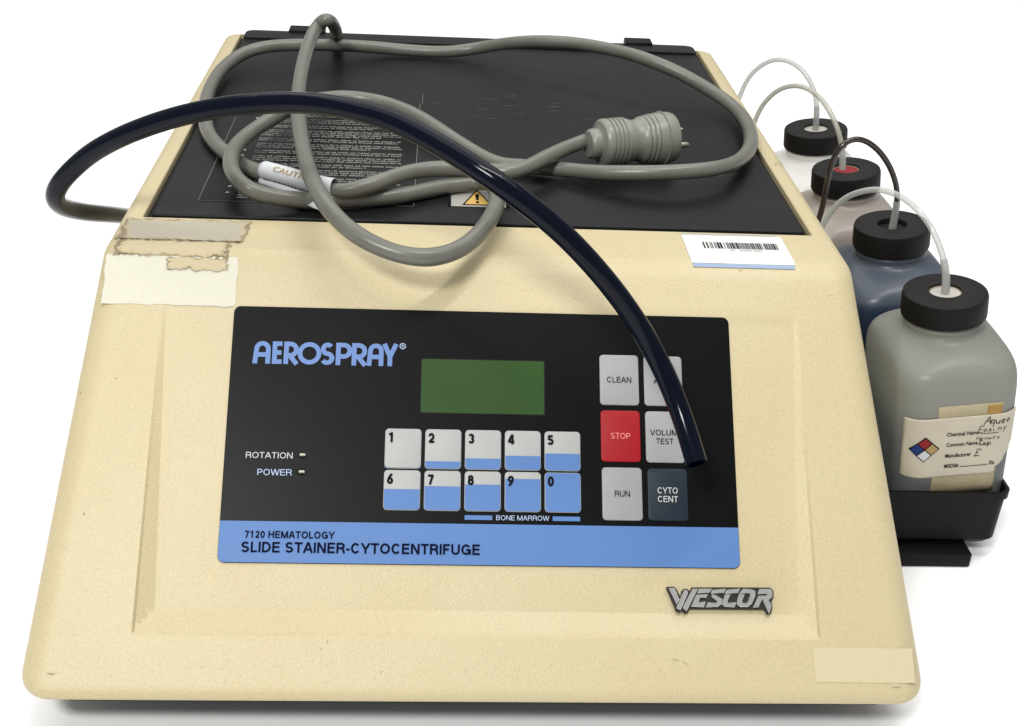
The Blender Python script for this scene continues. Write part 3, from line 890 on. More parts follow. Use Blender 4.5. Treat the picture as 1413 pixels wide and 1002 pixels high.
# ---- stickers that follow the top edge and its bend
PROF = [Vector((0, 0.075, 0.0)), Vector((0, 0.06, 0)), Vector((0, 0.045, 0)), Vector((0, 0.03, 0)), Vector((0, 0.018, 0))]
for i in range(9):
    th = (PI / 2) * (1 - i / 8)
    z = -RT * (1 - math.sin(th)); PROF.append(Vector((0, yfront(z) + RT * (1 - math.cos(th)), z)))
for s in [0.0165 + 0.006 * k for k in range(48)]:
    PROF.append(Vector((0, yfront(z_of(s)), z_of(s))))
PT = [0.0]
for a, b in zip(PROF, PROF[1:]): PT.append(PT[-1] + (b - a).length)
def S3(x, t, h):
    i = 0
    while i < len(PT) - 2 and PT[i + 1] < t: i += 1
    f = (t - PT[i]) / (PT[i + 1] - PT[i])
    p = PROF[i].lerp(PROF[i + 1], f)
    def nrm(j):
        a = PROF[max(0, j - 1)]; b = PROF[min(len(PROF) - 1, j + 1)]
        d = (b - a).normalized()
        return Vector((0, d.z, -d.y))
    n = nrm(i).lerp(nrm(i + 1), f).normalized()
    return Vector((x, 0, 0)) + p + n * h
def t_of_y(y): return 0.075 - y
def t_of_s(s):         # arc length for a point s down the slope
    z = min(0.0, z_of(s))
    for i in range(len(PROF) - 1):
        if PROF[i + 1].z <= z <= PROF[i].z and PROF[i + 1].z < PROF[i].z:
            return PT[i] + (PROF[i].z - z) / (PROF[i].z - PROF[i + 1].z) * (PT[i + 1] - PT[i])
    return PT[-1]
def sheet(name, x0, x1, t0, t1, h, m, parent, nx=2, nt=24, jag=0.0, th=0.0002, skew=0.0, seed=0):
    rr = random.Random(seed)
    V, F, UV = [], [], []
    jl = [rr.uniform(-jag, jag) for _ in range(nt + 1)]; jr = [rr.uniform(-jag, jag) for _ in range(nt + 1)]
    jt = [rr.uniform(-jag, jag) for _ in range(nx + 1)]; jb = [rr.uniform(-jag, jag) for _ in range(nx + 1)]
    for i in range(nt + 1):
        for k in range(nx + 1):
            u, v = k / nx, i / nt
            x = x0 + jl[i] + (x1 + jr[i] - x0 - jl[i]) * u + skew * v
            t = t0 + jt[k] + (t1 + jb[k] - t0 - jt[k]) * v
            V.append(S3(x, t, h)); UV.append((u, v))
    for i in range(nt):
        for k in range(nx):
            a = i * (nx + 1) + k
            F.append([a, a + nx + 1, a + nx + 2, a + 1])
    # underside rim so that the sheet has an edge
    per = [k for k in range(nx + 1)] + [(i + 1) * (nx + 1) + nx for i in range(nt)] + [nt * (nx + 1) + nx - 1 - k for k in range(nx)] + [(nt - 1 - i) * (nx + 1) for i in range(nt - 1)]
    b = len(V)
    for j in per:
        i, k = divmod(j, nx + 1)
        V.append(V[j] - (S3(0, t0 + (t1 - t0) * i / nt, 1) - S3(0, t0 + (t1 - t0) * i / nt, 0)) * th); UV.append(UV[j])
    for q in range(len(per)):
        q2 = (q + 1) % len(per)
        F.append([per[q], per[q2], b + q2, b + q])
    return obj(name, V, F, m, parent, smooth=50, uvs=UV)
tape = sheet('white_tape', -0.2615, -0.1715, t_of_s(0.0035), t_of_s(0.0395), 0.0003, 'tape', machine, 14, 12, jag=0.0006, seed=4)
tape['label'] = 'blank white tape on the upper left of the sloped face'
res = sheet('adhesive_residue', -0.2610, -0.1690, t_of_y(0.0590), t_of_y(0.0170), 0.00035, 'residue', machine, 10, 8, jag=0.0006, seed=9)
res['label'] = 'grey worn sticker remains with brown glue edges'
low = sheet('adhesive_residue', -0.2580, -0.1780, t_of_y(0.0182), t_of_s(0.0050), 0.0007, 'residue2', machine, 10, 10, jag=0.0010, seed=12)
low['label'] = 'crusty tan glue strip under the grey sticker remains'
sheet('adhesive_residue', -0.2200, -0.1785, t_of_s(0.0040), t_of_s(0.0135), 0.0009, 'residue2', machine, 8, 8, jag=0.0014, seed=22)
V, F = [], []
rr = random.Random(8)
x = -0.2570
yy = 0.0185
prev = None
while x < -0.1705:
    yy += rr.uniform(-0.0005, 0.0005); yy = max(0.0172, min(0.0196, yy)); wd = rr.uniform(0.0001, 0.0009)
    V += [S3(x, t_of_y(yy + wd), 0.0011), S3(x, t_of_y(yy - wd), 0.0011)]
    x += 0.0022
F = [[2 * i, 2 * i + 1, 2 * i + 3, 2 * i + 2] for i in range(len(V) // 2 - 1)]
obj('dirt_line', V, F, 'dirt', low)
pale = sheet('pale_patch', 0.2150, 0.2805, t_of_s(0.2665), t_of_s(0.2885), 0.0003, 'palepatch', machine, 4, 6, jag=0.0002)
bc = sheet('barcode_label', 0.1480, 0.2235, t_of_y(0.0545), t_of_s(-0.0) + 0.0, 0.0005, 'papercool', machine, 4, 20, jag=0.0001)
tb0 = t_of_y(0.0545)
sheet('blue_edge', 0.1490, 0.2225, t_of_s(0.0002), t_of_s(0.0022), 0.0006, 'greyblue', bc, 2, 3)
sheet('blue_edge', 0.1490, 0.2200, tb0 - 0.0025, tb0 + 0.0004, 0.0006, 'silverlabel', bc, 2, 3)
rr = random.Random(5)
x = 0.1615
V, F = [], []
while x < 0.2160:
    wd = rr.choice((0.0005, 0.0007, 0.0011, 0.0015))
    for (a, b) in ((x, x + wd),):
        n = len(V); V += [S3(a, tb0 + .0140, .0008), S3(b, tb0 + .0140, .0008), S3(b, tb0 + .0250, .0008), S3(a, tb0 + .0250, .0008)]; F.append([n + 3, n + 2, n + 1, n])
    x += wd + rr.choice((0.0005, 0.0007, 0.0014))
o = obj('barcode', V, F, 'ink', bc); o['kind'] = 'stuff'
V, F = [], []
for a, b in ((0.180, 0.1835), (0.187, 0.1955), (0.1975, 0.203)):
    x = a
    while x < b:
        n = len(V); V += [S3(x, tb0 + .0265, .0008), S3(x + .0006, tb0 + .0265, .0008), S3(x + .0006, tb0 + .0290, .0008), S3(x, tb0 + .0290, .0008)]; F.append([n + 3, n + 2, n + 1, n]); x += .0012
o = obj('lettering', V, F, 'fineprint', bc); o['kind'] = 'stuff'

# small scuffs and dirt marks on the casing
V, F = [], []
rr = random.Random(31)
def mark(p, q, wd, put):
    p = Vector(p); q = Vector(q); d = (q - p).normalized(); sd = Vector((-d.y, d.x)) * wd / 2
    b = len(V)
    m_ = (p + q) / 2 + sd * 0.6
    for w_ in (p, m_ + sd, q, m_ - sd): V.append(put(w_.x, w_.y))
    F.append([b, b + 1, b + 2, b + 3])
def body_put(x, s_): return S3(x, t_of_s(s_), 0.00025)
def top_put(x, y): return Vector((x, y, 0.00025))
for k in range(7): mark((0.2545 + 0.0012 * k, 0.222 + rr.uniform(-.004, .004)), (0.2552 + 0.0012 * k, 0.214 + rr.uniform(-.004, .004)), rr.uniform(0.0004, 0.0009), top_put)
mark((0.121, 0.2745), (0.128, 0.2755), 0.0006, body_put); mark((0.128, 0.2755), (0.1335, 0.2785), 0.0004, body_put)
mark((-0.098, 0.2640), (-0.0975, 0.2670), 0.0005, body_put); mark((-0.1010, 0.2690), (-0.1015, 0.2710), 0.0006, body_put)
mark((-0.2710, 0.2860), (-0.2640, 0.2865), 0.0012, body_put)
mark((0.2640, 0.2915), (0.2720, 0.2908), 0.0010, body_put)
for k in range(34):
    x = rr.uniform(-0.25, 0.25); s_ = rr.choice((rr.uniform(0.018, 0.034), rr.uniform(0.265, 0.292)))
    L = rr.uniform(0.0006, 0.0022); a = rr.uniform(0, PI)
    mark((x, s_), (x + L * math.cos(a), s_ + L * math.sin(a)), rr.uniform(0.0002, 0.0005), body_put)
o = obj('scuff_marks', V, F, 'mark', machine); o['kind'] = 'stuff'

# ---------------------------------------------------------------- grey power cord
CORD = [(-0.1523, 0.6655, -0.03), (-0.1394, 0.4837, 0.03), (-0.1378, 0.4223, 0.055), (-0.1427, 0.4073, 0.062), (-0.1503, 0.4149, 0.055), (-0.1561, 0.3931, 0.048), (-0.1577, 0.3448, 0.042), (-0.1559, 0.2792, 0.038), (-0.1515, 0.2208, 0.034), (-0.1426, 0.154, 0.032), (-0.1303, 0.0784, 0.036), (-0.1193, 0.0323, 0.036), (-0.1077, 0.0001, 0.034), (-0.0925, -0.0203, 0.028), (-0.0739, -0.0321, 0.022), (-0.0544, -0.0374, 0.018), (-0.035, -0.034, 0.016), (-0.0153, -0.018, 0.017), (0.0002, 0.013, 0.02), (0.0099, 0.0577, 0.02), (0.0095, 0.1062, 0.015), (0.0007, 0.1291, 0.009), (-0.0135, 0.1284, 0.007), (-0.0305, 0.1218, 0.0066), (-0.0484, 0.1095, 0.0066), (-0.0664, 0.0989, 0.0066), (-0.0832, 0.0931, 0.0066), (-0.1015, 0.0877, 0.007), (-0.1227, 0.082, 0.008), (-0.1433, 0.0783, 0.01), (-0.1645, 0.0741, 0.015), (-0.1791, 0.078, 0.021), (-0.1913, 0.1081, 0.022), (-0.1954, 0.1514, 0.021), (-0.19, 0.1869, 0.021), (-0.1789, 0.2164, 0.022), (-0.1669, 0.2437, 0.023), (-0.1516, 0.2748, 0.022), (-0.1342, 0.2926, 0.021), (-0.1144, 0.3023, 0.02), (-0.0831, 0.2951, 0.018), (-0.0516, 0.2655, 0.016), (-0.0237, 0.221, 0.013), (-0.0009, 0.191, 0.009), (0.0167, 0.1755, 0.007), (0.035, 0.172, 0.007), (0.0631, 0.1667, 0.008), (0.0915, 0.1499, 0.012), (0.1192, 0.1399, 0.016), (0.1522, 0.1363, 0.019), (0.1842, 0.1457, 0.019), (0.2096, 0.1686, 0.017), (0.2322, 0.2175, 0.013), (0.2452, 0.2817, 0.01), (0.2437, 0.3386, 0.01), (0.2283, 0.3707, 0.015), (0.199, 0.3925, 0.026), (0.172, 0.4071, 0.033), (0.1482, 0.4242, 0.036), (0.105, 0.4532, 0.036), (0.0604, 0.4704, 0.032), (0.0275, 0.4998, 0.02), (-0.0019, 0.5132, 0.01), (-0.0321, 0.5105, 0.0066), (-0.0804, 0.5145, 0.0068), (-0.1147, 0.5093, 0.01), (-0.1508, 0.4951, 0.014), (-0.1791, 0.4838, 0.016), (-0.2078, 0.4744, 0.016), (-0.2305, 0.4592, 0.012), (-0.2449, 0.4116, 0.009), (-0.2458, 0.3431, 0.009), (-0.2405, 0.2897, 0.009), (-0.231, 0.2381, 0.008), (-0.2186, 0.205, 0.007), (-0.2042, 0.1792, 0.0066), (-0.186, 0.1521, 0.0066), (-0.1663, 0.131, 0.009), (-0.1476, 0.1146, 0.011), (-0.1265, 0.0957, 0.013), (-0.1088, 0.0855, 0.014), (-0.0904, 0.0857, 0.018), (-0.0746, 0.0969, 0.02), (-0.0576, 0.1156, 0.02), (-0.0365, 0.1281, 0.019), (-0.0138, 0.1328, 0.018), (0.0089, 0.1299, 0.018), (0.023, 0.1268, 0.019), (0.0377, 0.1368, 0.02), (0.0535, 0.1586, 0.0205), (0.0698, 0.1796, 0.021), (0.0834, 0.1923, 0.022), (0.0941, 0.2025, 0.022)]
cord = thing('power_cord', 'thick grey power cord coiled on the black lid with a grey plug', 'power cord', CORD[20])
path = smooth_path(catmull(CORD, 8), 12)
V, F = tube_mesh(path, 0.0062, 18, rfun=lambda f: 0.0062 + 0.00018 * math.sin(f * 190) * math.sin(f * 47))
obj('cable', V, F, 'cordgrey', cord, smooth=50)
def plug():
    p0 = Vector((0.0900, 0.1880, 0.0225)); p1 = Vector((0.1625, 0.2120, 0.0225))
    ax = (p1 - p0).normalized(); L = (p1 - p0).length
    k = L / 0.0742
    prof = [(0.0066, -0.001), (0.0105, -0.001), (0.0122, 0.001), (0.0126, 0.004), (0.0124, 0.0085), (0.0150, 0.0098), (0.0180, 0.0106), (0.0197, 0.0128)]
    h = 0.0145
    for i in range(5):
        prof += [(0.0200, h), (0.0200, h + 0.0024), (0.0189, h + 0.0029), (0.0189, h + 0.0037)]; h += 0.0042
    prof += [(0.0190, h + .001), (0.0176, h + 0.005), (0.0170, h + 0.009), (0.0176, h + 0.013)]; h += 0.0150
    for i in range(3):
        r = 0.0188 + 0.0007 * i
        prof += [(r, h), (r + .0006, h + 0.0010), (r + .0008, h + 0.0030), (r - .0006, h + 0.0035), (r - .0004, h + 0.0041)]; h += 0.0044
    prof += [(0.0207, h), (0.0213, h + 0.002), (0.0216, h + 0.0078), (0.0228, h + 0.0082), (0.0228, h + 0.0092), (0.0218, h + 0.0098), (0.0216, h + 0.0165), (0.0205, h + 0.0200), (0.0180, h + 0.0212), (0.0, h + 0.0214)]
    end = h + 0.0212
    k = L / end
    prof = [(0.0, -0.001)] + prof
    V, F = lathe([(r, hh * k) for r, hh in prof], 48, p0, axis=ax)
    pl = obj('plug', V, F, 'pluggrey', cord, smooth=35)
    side = ax.cross(Vector((0, 0, 1))).normalized(); up = side.cross(ax)
    tip = p0 + ax * L
    def blade(ox, oz, w_, t_, ln):
        V = []
        bv, F = bevel_box(0, ln, -w_ / 2, w_ / 2, -t_ / 2, t_ / 2, 0.0004, 1)
        for v in bv:
            V.append(tip + ax * (v.x - 0.001) + side * (ox + v.y) + up * (oz + v.z))
        obj('prong', V, F, 'metal', pl)
    blade(0.0, 0.0075, 0.0065, 0.0016, 0.0095)
    blade(0.0, -0.0065, 0.0065, 0.0016, 0.0095)
    V, F = lathe([(0.0024, 0), (0.0024, 0.009), (0.0016, 0.0115), (0.0, 0.012)], 14, tip + side * 0.0095 - up * 0.004, axis=ax)
    obj('prong', V, F, 'metal', pl, smooth=40)
plug()
# white caution tag wrapped round the cord
def tag_wrap():
    # nearest cord samples between two places
    def near(q): return min(range(len(path) // 2, len(path)), key=lambda i: (path[i] - Vector(q)).length)
    i0, i1 = near((-0.1700, 0.1340, 0.009)), near((-0.112, 0.087, 0.0135))
    seg = path[min(i0, i1):max(i0, i1) + 1]
    fr = frames(seg)
    V, F = [], []
    n = 22; R = 0.0077
    up = Vector((0, 0, 1))
    basis = []
    for p, (t, _, _) in zip(seg, fr):
        s = t.cross(up).normalized(); u = s.cross(t).normalized()
        if s.y > 0: s = -s        # s points towards the camera side
        basis.append((p, s, u))
    def pt(i, k, off=0.0):
        p, s, u = basis[i]
        q = p + u * 0.0025
        if k <= n:
            a = math.radians(200) - math.radians(250) * k / n      # far side, over the top, down to the near side
            return q + (s * math.cos(a) + u * math.sin(a)) * (R + off)
        a = math.radians(-50); base = q + (s * math.cos(a) + u * math.sin(a)) * R
        j = (k - n) / 6
        return base + s * (0.003 + 0.019 * (i / len(basis)) ** 2) * j + Vector((0, 0, -0.003 * j + off + 0.003 * math.sin(j * 3))) 
    K = n + 6
    for i in range(len(basis)):
        for k in range(K + 1): V.append(pt(i, k))
    for i in range(len(basis) - 1):
        for k in range(K):
            a = i * (K + 1) + k; F.append([a, a + 1, a + K + 2, a + K + 1])
    tg = obj('caution_tag', V, F, 'paper', cord, smooth=60)
    so = tg.modifiers.new('thickness', 'SOLIDIFY'); so.thickness = 0.0003; so.offset = -1
    Lx = sum((basis[i + 1][0] - basis[i][0]).length for i in range(len(basis) - 1))
    def on(u_, v_, off):
        f = max(0, min(0.999, u_)) * (len(basis) - 1); i = int(f); fr_ = f - i
        kk = v_ * n; k = int(kk); fk = kk - k
        A = pt(i, k, off).lerp(pt(i + 1, k, off), fr_); B = pt(i, k + 1, off).lerp(pt(i + 1, k + 1, off), fr_)
        return A.lerp(B, fk)
    tv, tf = text_fit('CAUTION', 0.22, 0.80, 0, 0.13, 0.006)
    obj('lettering', [on(x, 0.66 - y, 0.0009) for x, y in tv], tf, 'gold', tg)
    V, F = [], []
    x = 0.05
    rr = random.Random(2)
    for row in (0.90, 0.97):
        x = 0.08
        while x < 0.9:
            L = rr.uniform(0.01, 0.05); b = len(V)
            V += [on(x, row, .0009), on(x + L, row, .0009), on(x + L, row - 0.03, .0009), on(x, row - 0.03, .0009)]; F.append([b, b + 1, b + 2, b + 3]); x += L + 0.012
    o = obj('lettering', V, F, 'ink', tg); o['kind'] = 'stuff'
tag_wrap()

# ---------------------------------------------------------------- black hose
HOSE = [(-0.3073, 0.5209, -0.1929), (-0.3066, 0.4077, -0.1471), (-0.3022, 0.305, -0.1038), (-0.299, 0.2306, -0.0711), (-0.3008, 0.1739, -0.046), (-0.306, 0.1301, -0.027), (-0.3112, 0.1009, -0.0129), (-0.313, 0.0776, -0.0001), (-0.3118, 0.0611, 0.0138), (-0.3029, 0.053, 0.0288), (-0.2884, 0.0463, 0.0438), (-0.2732, 0.0391, 0.0575), (-0.2449, 0.0257, 0.0761), (-0.21, 0.0122, 0.0929), (-0.1774, 0.0006, 0.1042), (-0.1454, -0.0083, 0.111), (-0.1143, -0.0239, 0.117), (-0.0837, -0.042, 0.1186), (-0.0611, -0.0524, 0.1157), (-0.032, -0.0708, 0.107), (-0.0035, -0.0913, 0.0962), (0.0175, -0.0974, 0.0833), (0.0401, -0.1006, 0.0668), (0.0612, -0.106, 0.0474), (0.0816, -0.1036, 0.023), (0.1004, -0.103, -0.0036), (0.1141, -0.1121, -0.0263), (0.1231, -0.1238, -0.0436), (0.1292, -0.1398, -0.0581), (0.1328, -0.1533, -0.0685)]
hpath = smooth_path(catmull([(-0.310, 0.70, -0.234)] + list(HOSE), 8), 24)
V, F = tube_mesh(hpath, 0.0070, 22, bore=0.0050)
hose = obj('rubber_hose', V, F, 'hose', smooth=60)
hose['label'] = 'shiny black hose arching over the lid down onto the keypad'
hose['category'] = 'hose'

# ---------------------------------------------------------------- bottle tray
tray = thing('bottle_tray', 'black plastic tray on the right side holding four bottles', 'tray', (0.35, 0.2, FLOOR))
TX0, TX1, TY0, TY1 = 0.2960, 0.4175, -0.0180, 0.520
TZ1, TZ0 = -0.1790, -0.2290
def tray_mesh():
    V, F = [], []
    n = 5
    def loop(x0, x1, y0, y1, r, z):
        for (cx, cy, a0) in ((x1 - r, y0 + r, -PI / 2), (x1 - r, y1 - r, 0), (x0 + r, y1 - r, PI / 2), (x0 + r, y0 + r, PI)):
            for k in range(n + 1):
                a = a0 + PI / 2 * k / n
                V.append((cx + r * math.cos(a), cy + r * math.sin(a), z))
    e = 0.0022
    t = 0.0028
    loop(TX0 + e + .004, TX1 - e - .004, TY0 + e + .004, TY1 - e, 0.008, TZ0)
    loop(TX0 + e, TX1 - e, TY0 + e, TY1 - e, 0.010, TZ0 + 0.005)
    loop(TX0 + .0015, TX1 - .0015, TY0 + .0015, TY1, 0.010, TZ1 - 0.007)
    loop(TX0, TX1, TY0, TY1, 0.010, TZ1 - 0.006)
    loop(TX0, TX1, TY0, TY1, 0.010, TZ1)
    loop(TX0 + t, TX1 - t, TY0 + t, TY1 - t, 0.008, TZ1)
    loop(TX0 + t + .002, TX1 - t - .002, TY0 + t + .002, TY1 - t, 0.008, TZ0 + 0.006)
    m = 4 * (n + 1); L = 7
    for i in range(L - 1):
        for k in range(m):
            k2 = (k + 1) % m
            F.append([i * m + k, i * m + k2, (i + 1) * m + k2, (i + 1) * m + k])
    F.append(list(range(m))[::-1]); F.append([(L - 1) * m + k for k in range(m)])
    return V, F
V, F = tray_mesh()
obj('tray_body', V, F, 'black', tray, smooth=30)
V, F = bevel_box(0.300, 0.3925, -0.028, 0.03, FLOOR + 0.0005, TZ0 - 0.001, 0.0012)
obj('foot', V, F, 'black', tray, smooth=30)
V, F = bevel_box(0.300, 0.3925, 0.44, 0.48, FLOOR + 0.0005, TZ0 - 0.001, 0.0012)
obj('foot', V, F, 'black', tray, smooth=30)

# ---------------------------------------------------------------- bottles (built about the middle of the base, then leaned)
BH = 0.1800
def bottle_section(hx, hy, r, z, n=6):
    L = []
    for (sx, sy, a0) in ((1, -1, -PI / 2), (1, 1, 0), (-1, 1, PI / 2), (-1, -1, PI)):
        for k in range(n + 1):
            a = a0 + PI / 2 * k / n
            L.append((sx * (hx - r) + r * math.cos(a), sy * (hy - r) + r * math.sin(a), z))
    return L
BPROF = [(0.038, 0.049, 0.016, 0.0), (0.0430, 0.0555, 0.019, 0.003), (0.0444, 0.0570, 0.020, 0.010), (0.0452, 0.0580, 0.020, 0.050), (0.0462, 0.0590, 0.020, 0.100),
         (0.0464, 0.0590, 0.021, 0.122), (0.0460, 0.0580, 0.023, 0.130), (0.0450, 0.0560, 0.026, 0.136), (0.0428, 0.0520, 0.030, 0.1405),
         (0.0392, 0.0450, 0.033, 0.1445), (0.0350, 0.0375, 0.0335, 0.1475), (0.0308, 0.0318, 0.0306, 0.1500), (0.0292, 0.0294, 0.0290, 0.1530),
         (0.0300, 0.0300, 0.0298, 0.1550), (0.0302, 0.0302, 0.0300, 0.1575), (0.0275, 0.0275, 0.0274, 0.1590), (0.0275, 0.0275, 0.0274, 0.1680)]
def bottle_body_mesh():
    V, F = [], []
    for (hx, hy, r, z) in BPROF: V += bottle_section(hx, hy, r, z)
    m = 28
    for i in range(len(BPROF) - 1):
        for k in range(m):
            k2 = (k + 1) % m
            F.append([i * m + k, i * m + k2, (i + 1) * m + k2, (i + 1) * m + k])
    F.append(list(range(m))[::-1]); F.append([(len(BPROF) - 1) * m + k for k in range(m)])
    return V, F
def cap_mesh():
    n = 72
    V, F = [], []
    prof = [(0.0310, 0.1600), (0.0318, 0.1605), (0.0323, 0.1620), (0.0320, 0.1770), (0.0313, 0.1788), (0.0298, 0.1797), (0.0150, 0.1797), (0.0124, 0.1795), (0.0120, 0.1788), (0.0120, 0.1745)]
    for j, (r, z) in enumerate(prof):
        for k in range(n):
            a = 2 * PI * k / n
            rr_ = r - (0.0005 if (j in (2, 3) and k % 2) else 0)
            V.append((rr_ * math.cos(a), rr_ * math.sin(a), z))
    for i in range(len(prof) - 1):
        for k in range(n):
            k2 = (k + 1) % n
            F.append([i * n + k, i * n + k2, (i + 1) * n + k2, (i + 1) * n + k])
    return V, F
TILT = math.radians(-7.0)
BOT = [  # cap centre, body material, liner material, label
    ((0.3561, 0.0487, -0.037), 'jug_grey', 'paleliner', 'nearest milky grey bottle with chemical name label and clear tube'),
    ((0.3547, 0.1811, -0.037), 'jug_blue', 'dark', 'bottle of dark blue liquid with dark brown tube in its black cap'),  # no liner here: a dark disc stands in for shade in the open hole
    ((0.3516, 0.3167, -0.037), 'jug_pink', 'redliner', 'pinkish milky bottle with red disc inside its black cap'),
    ((0.3524, 0.4361, -0.037), 'jug_white', 'paleliner', 'farthest white bottle with black cap at the back of the row'),
]
bottles = []
for (cp, bm_, lm, lab) in BOT:
    d = Matrix.Rotation(TILT, 4, 'Y') @ Vector((0, 0, BH))
    base = Vector(cp) - d
    t = thing('reagent_bottle', lab, 'bottle', base, 'reagent bottles in the side tray')
    t.rotation_euler = (0, TILT, 0)
    V, F = bottle_body_mesh()
    b = obj('body', V, F, bm_, t, smooth=50, local=True)
    ss = b.modifiers.new('smooth', 'SUBSURF'); ss.levels = 1; ss.render_levels = 2
    b.data.polygons.foreach_set('use_smooth', [True] * len(b.data.polygons))
    V, F = cap_mesh()
    cp_ = obj('cap', V, F, 'capblack', t, smooth=35, local=True)
    V, F = lathe([(0.0121, 0.1745), (0.0121, 0.1772 if lm != 'dark' else 0.1749), (0.0, 0.1773 if lm != 'dark' else 0.1750)], 28)
    obj('cap_liner', V, F, lm, cp_, local=True)
    if lm != 'dark':
        V, F = lathe([(0.0114, 0.1774), (0.0121, 0.1778), (0.0121, 0.1772)], 28, close=False)
        obj('liner_ring', V, F, 'oldliner', cp_, local=True)
    bottles.append(t)

# labels on the nearest bottle
def body_at(z):
    for a, b in zip(BPROF, BPROF[1:]):
        if a[3] <= z <= b[3]:
            f = (z - a[3]) / (b[3] - a[3])
            return [a[i] + (b[i] - a[i]) * f for i in range(3)]
def on_bottle(u, z, off):
    """u runs along the front outline of the bottle from its middle"""
    hx, hy, r = body_at(z); 
    flat = hx - r; sg = 1 if u >= 0 else -1; a = abs(u)
    if a <= flat: return Vector((u, -hy - off, z))
    th = (a - flat) / r
    if th <= PI / 2: return Vector((sg * (flat + (r + off) * math.sin(th)), -hy + r - (r + off) * math.cos(th), z))
    return Vector((sg * (hx + off), -hy + r + (a - flat - r * PI / 2), z))
nb = bottles[0]
def curved(name, outline_fn, u0, u1, z0, z1, off, m, parent, nu=28, nz=10):
    V, F = [], []
    for i in range(nz + 1):
        z = z0 + (z1 - z0) * i / nz
        for k in range(nu + 1):
            u = u0 + (u1 - u0) * k / nu
            V.append(on_bottle(*outline_fn(u, z), off))
    for i in range(nz):
        for k in range(nu):
            a = i * (nu + 1) + k; F.append([a, a + 1, a + nu + 2, a + nu + 1])
    o = obj(name, V, F, m, parent, smooth=60, local=True)
    so = o.modifiers.new('thickness', 'SOLIDIFY'); so.thickness = 0.0002; so.offset = -1
    return o
def ident(u, z): return (u, z)
ZT = 0.0
tan_ = curved('tan_label', ident, -0.0190, 0.0305, 0.030, 0.1120, 0.0003, 'labeltan', nb, 24, 12)
tan_['label'] = 'older tan label showing above and below the grey one'
def blot(u, z): return (u, z)
V, F = [], []
curved('stain', ident, 0.0185, 0.0295, 0.0985, 0.1105, 0.0006, 'rust', tan_, 6, 6)
def torn(u, z):
    # right end torn off in steps
    lim = 0.050 if z > 0.075 else 0.050 - (0.075 - z) * 0.9
    lim += 0.0016 * math.sin(z * 900) + 0.001 * math.sin(z * 2300)
    return (min(u, lim), z)
gl = curved('chemical_label', torn, -0.0440, 0.050, 0.0480, 0.1020, 0.0009, 'labelgrey', nb, 40, 30)
gl['label'] = 'wrinkled grey white chemical name label with torn right end'
def bl_text(txt, u0, z0, cap, wd, bold=0.0, m='ink', slant=0.0, width=None):
    V, F = text_geo(txt, cap / CAPH, bold)
    a = min(v[0] for v in V); b = max(v[0] for v in V)
    k = (width / (b - a)) if width else wd
    obj('lettering', [on_bottle(u0 + (x - a) * k, z0 + y + (x - a) * slant, 0.0013) for x, y in V], F, m, gl, local=True)
def bl_line(u0, u1, z, t=0.0005, dz=0.0):
    V, F = [], []
    n = 12
    for i in range(n + 1):
        u = u0 + (u1 - u0) * i / n; zz = z + dz * i / n
        V += [on_bottle(u, zz, 0.0013), on_bottle(u, zz + t, 0.0013)]
    for i in range(n): F.append([2 * i, 2 * i + 2, 2 * i + 3, 2 * i + 1])
    obj('rule_line', V, F, 'ink', gl, local=True)
bl_text('Chemical Name', -0.0110, 0.0855, 0.0034, 1, 0.02, width=0.0245)
bl_line(0.0145, 0.0285, 0.0852)
bl_text('Common Name', -0.0105, 0.0760, 0.0034, 1, 0.02, width=0.0240)
bl_line(0.0145, 0.0240, 0.0750)
bl_text('Manufacturer', -0.0105, 0.0660, 0.0034, 1, 0.02, width=0.0200)
bl_line(0.0110, 0.0160, 0.0652)
bl_text('MSDS#', -0.0105, 0.0565, 0.0034, 1, 0.02, width=0.0110)
bl_line(0.0015, 0.0230, 0.0562)
bl_text('Da.', 0.0245, 0.0565, 0.0034, 1, 0.02, width=0.0040)
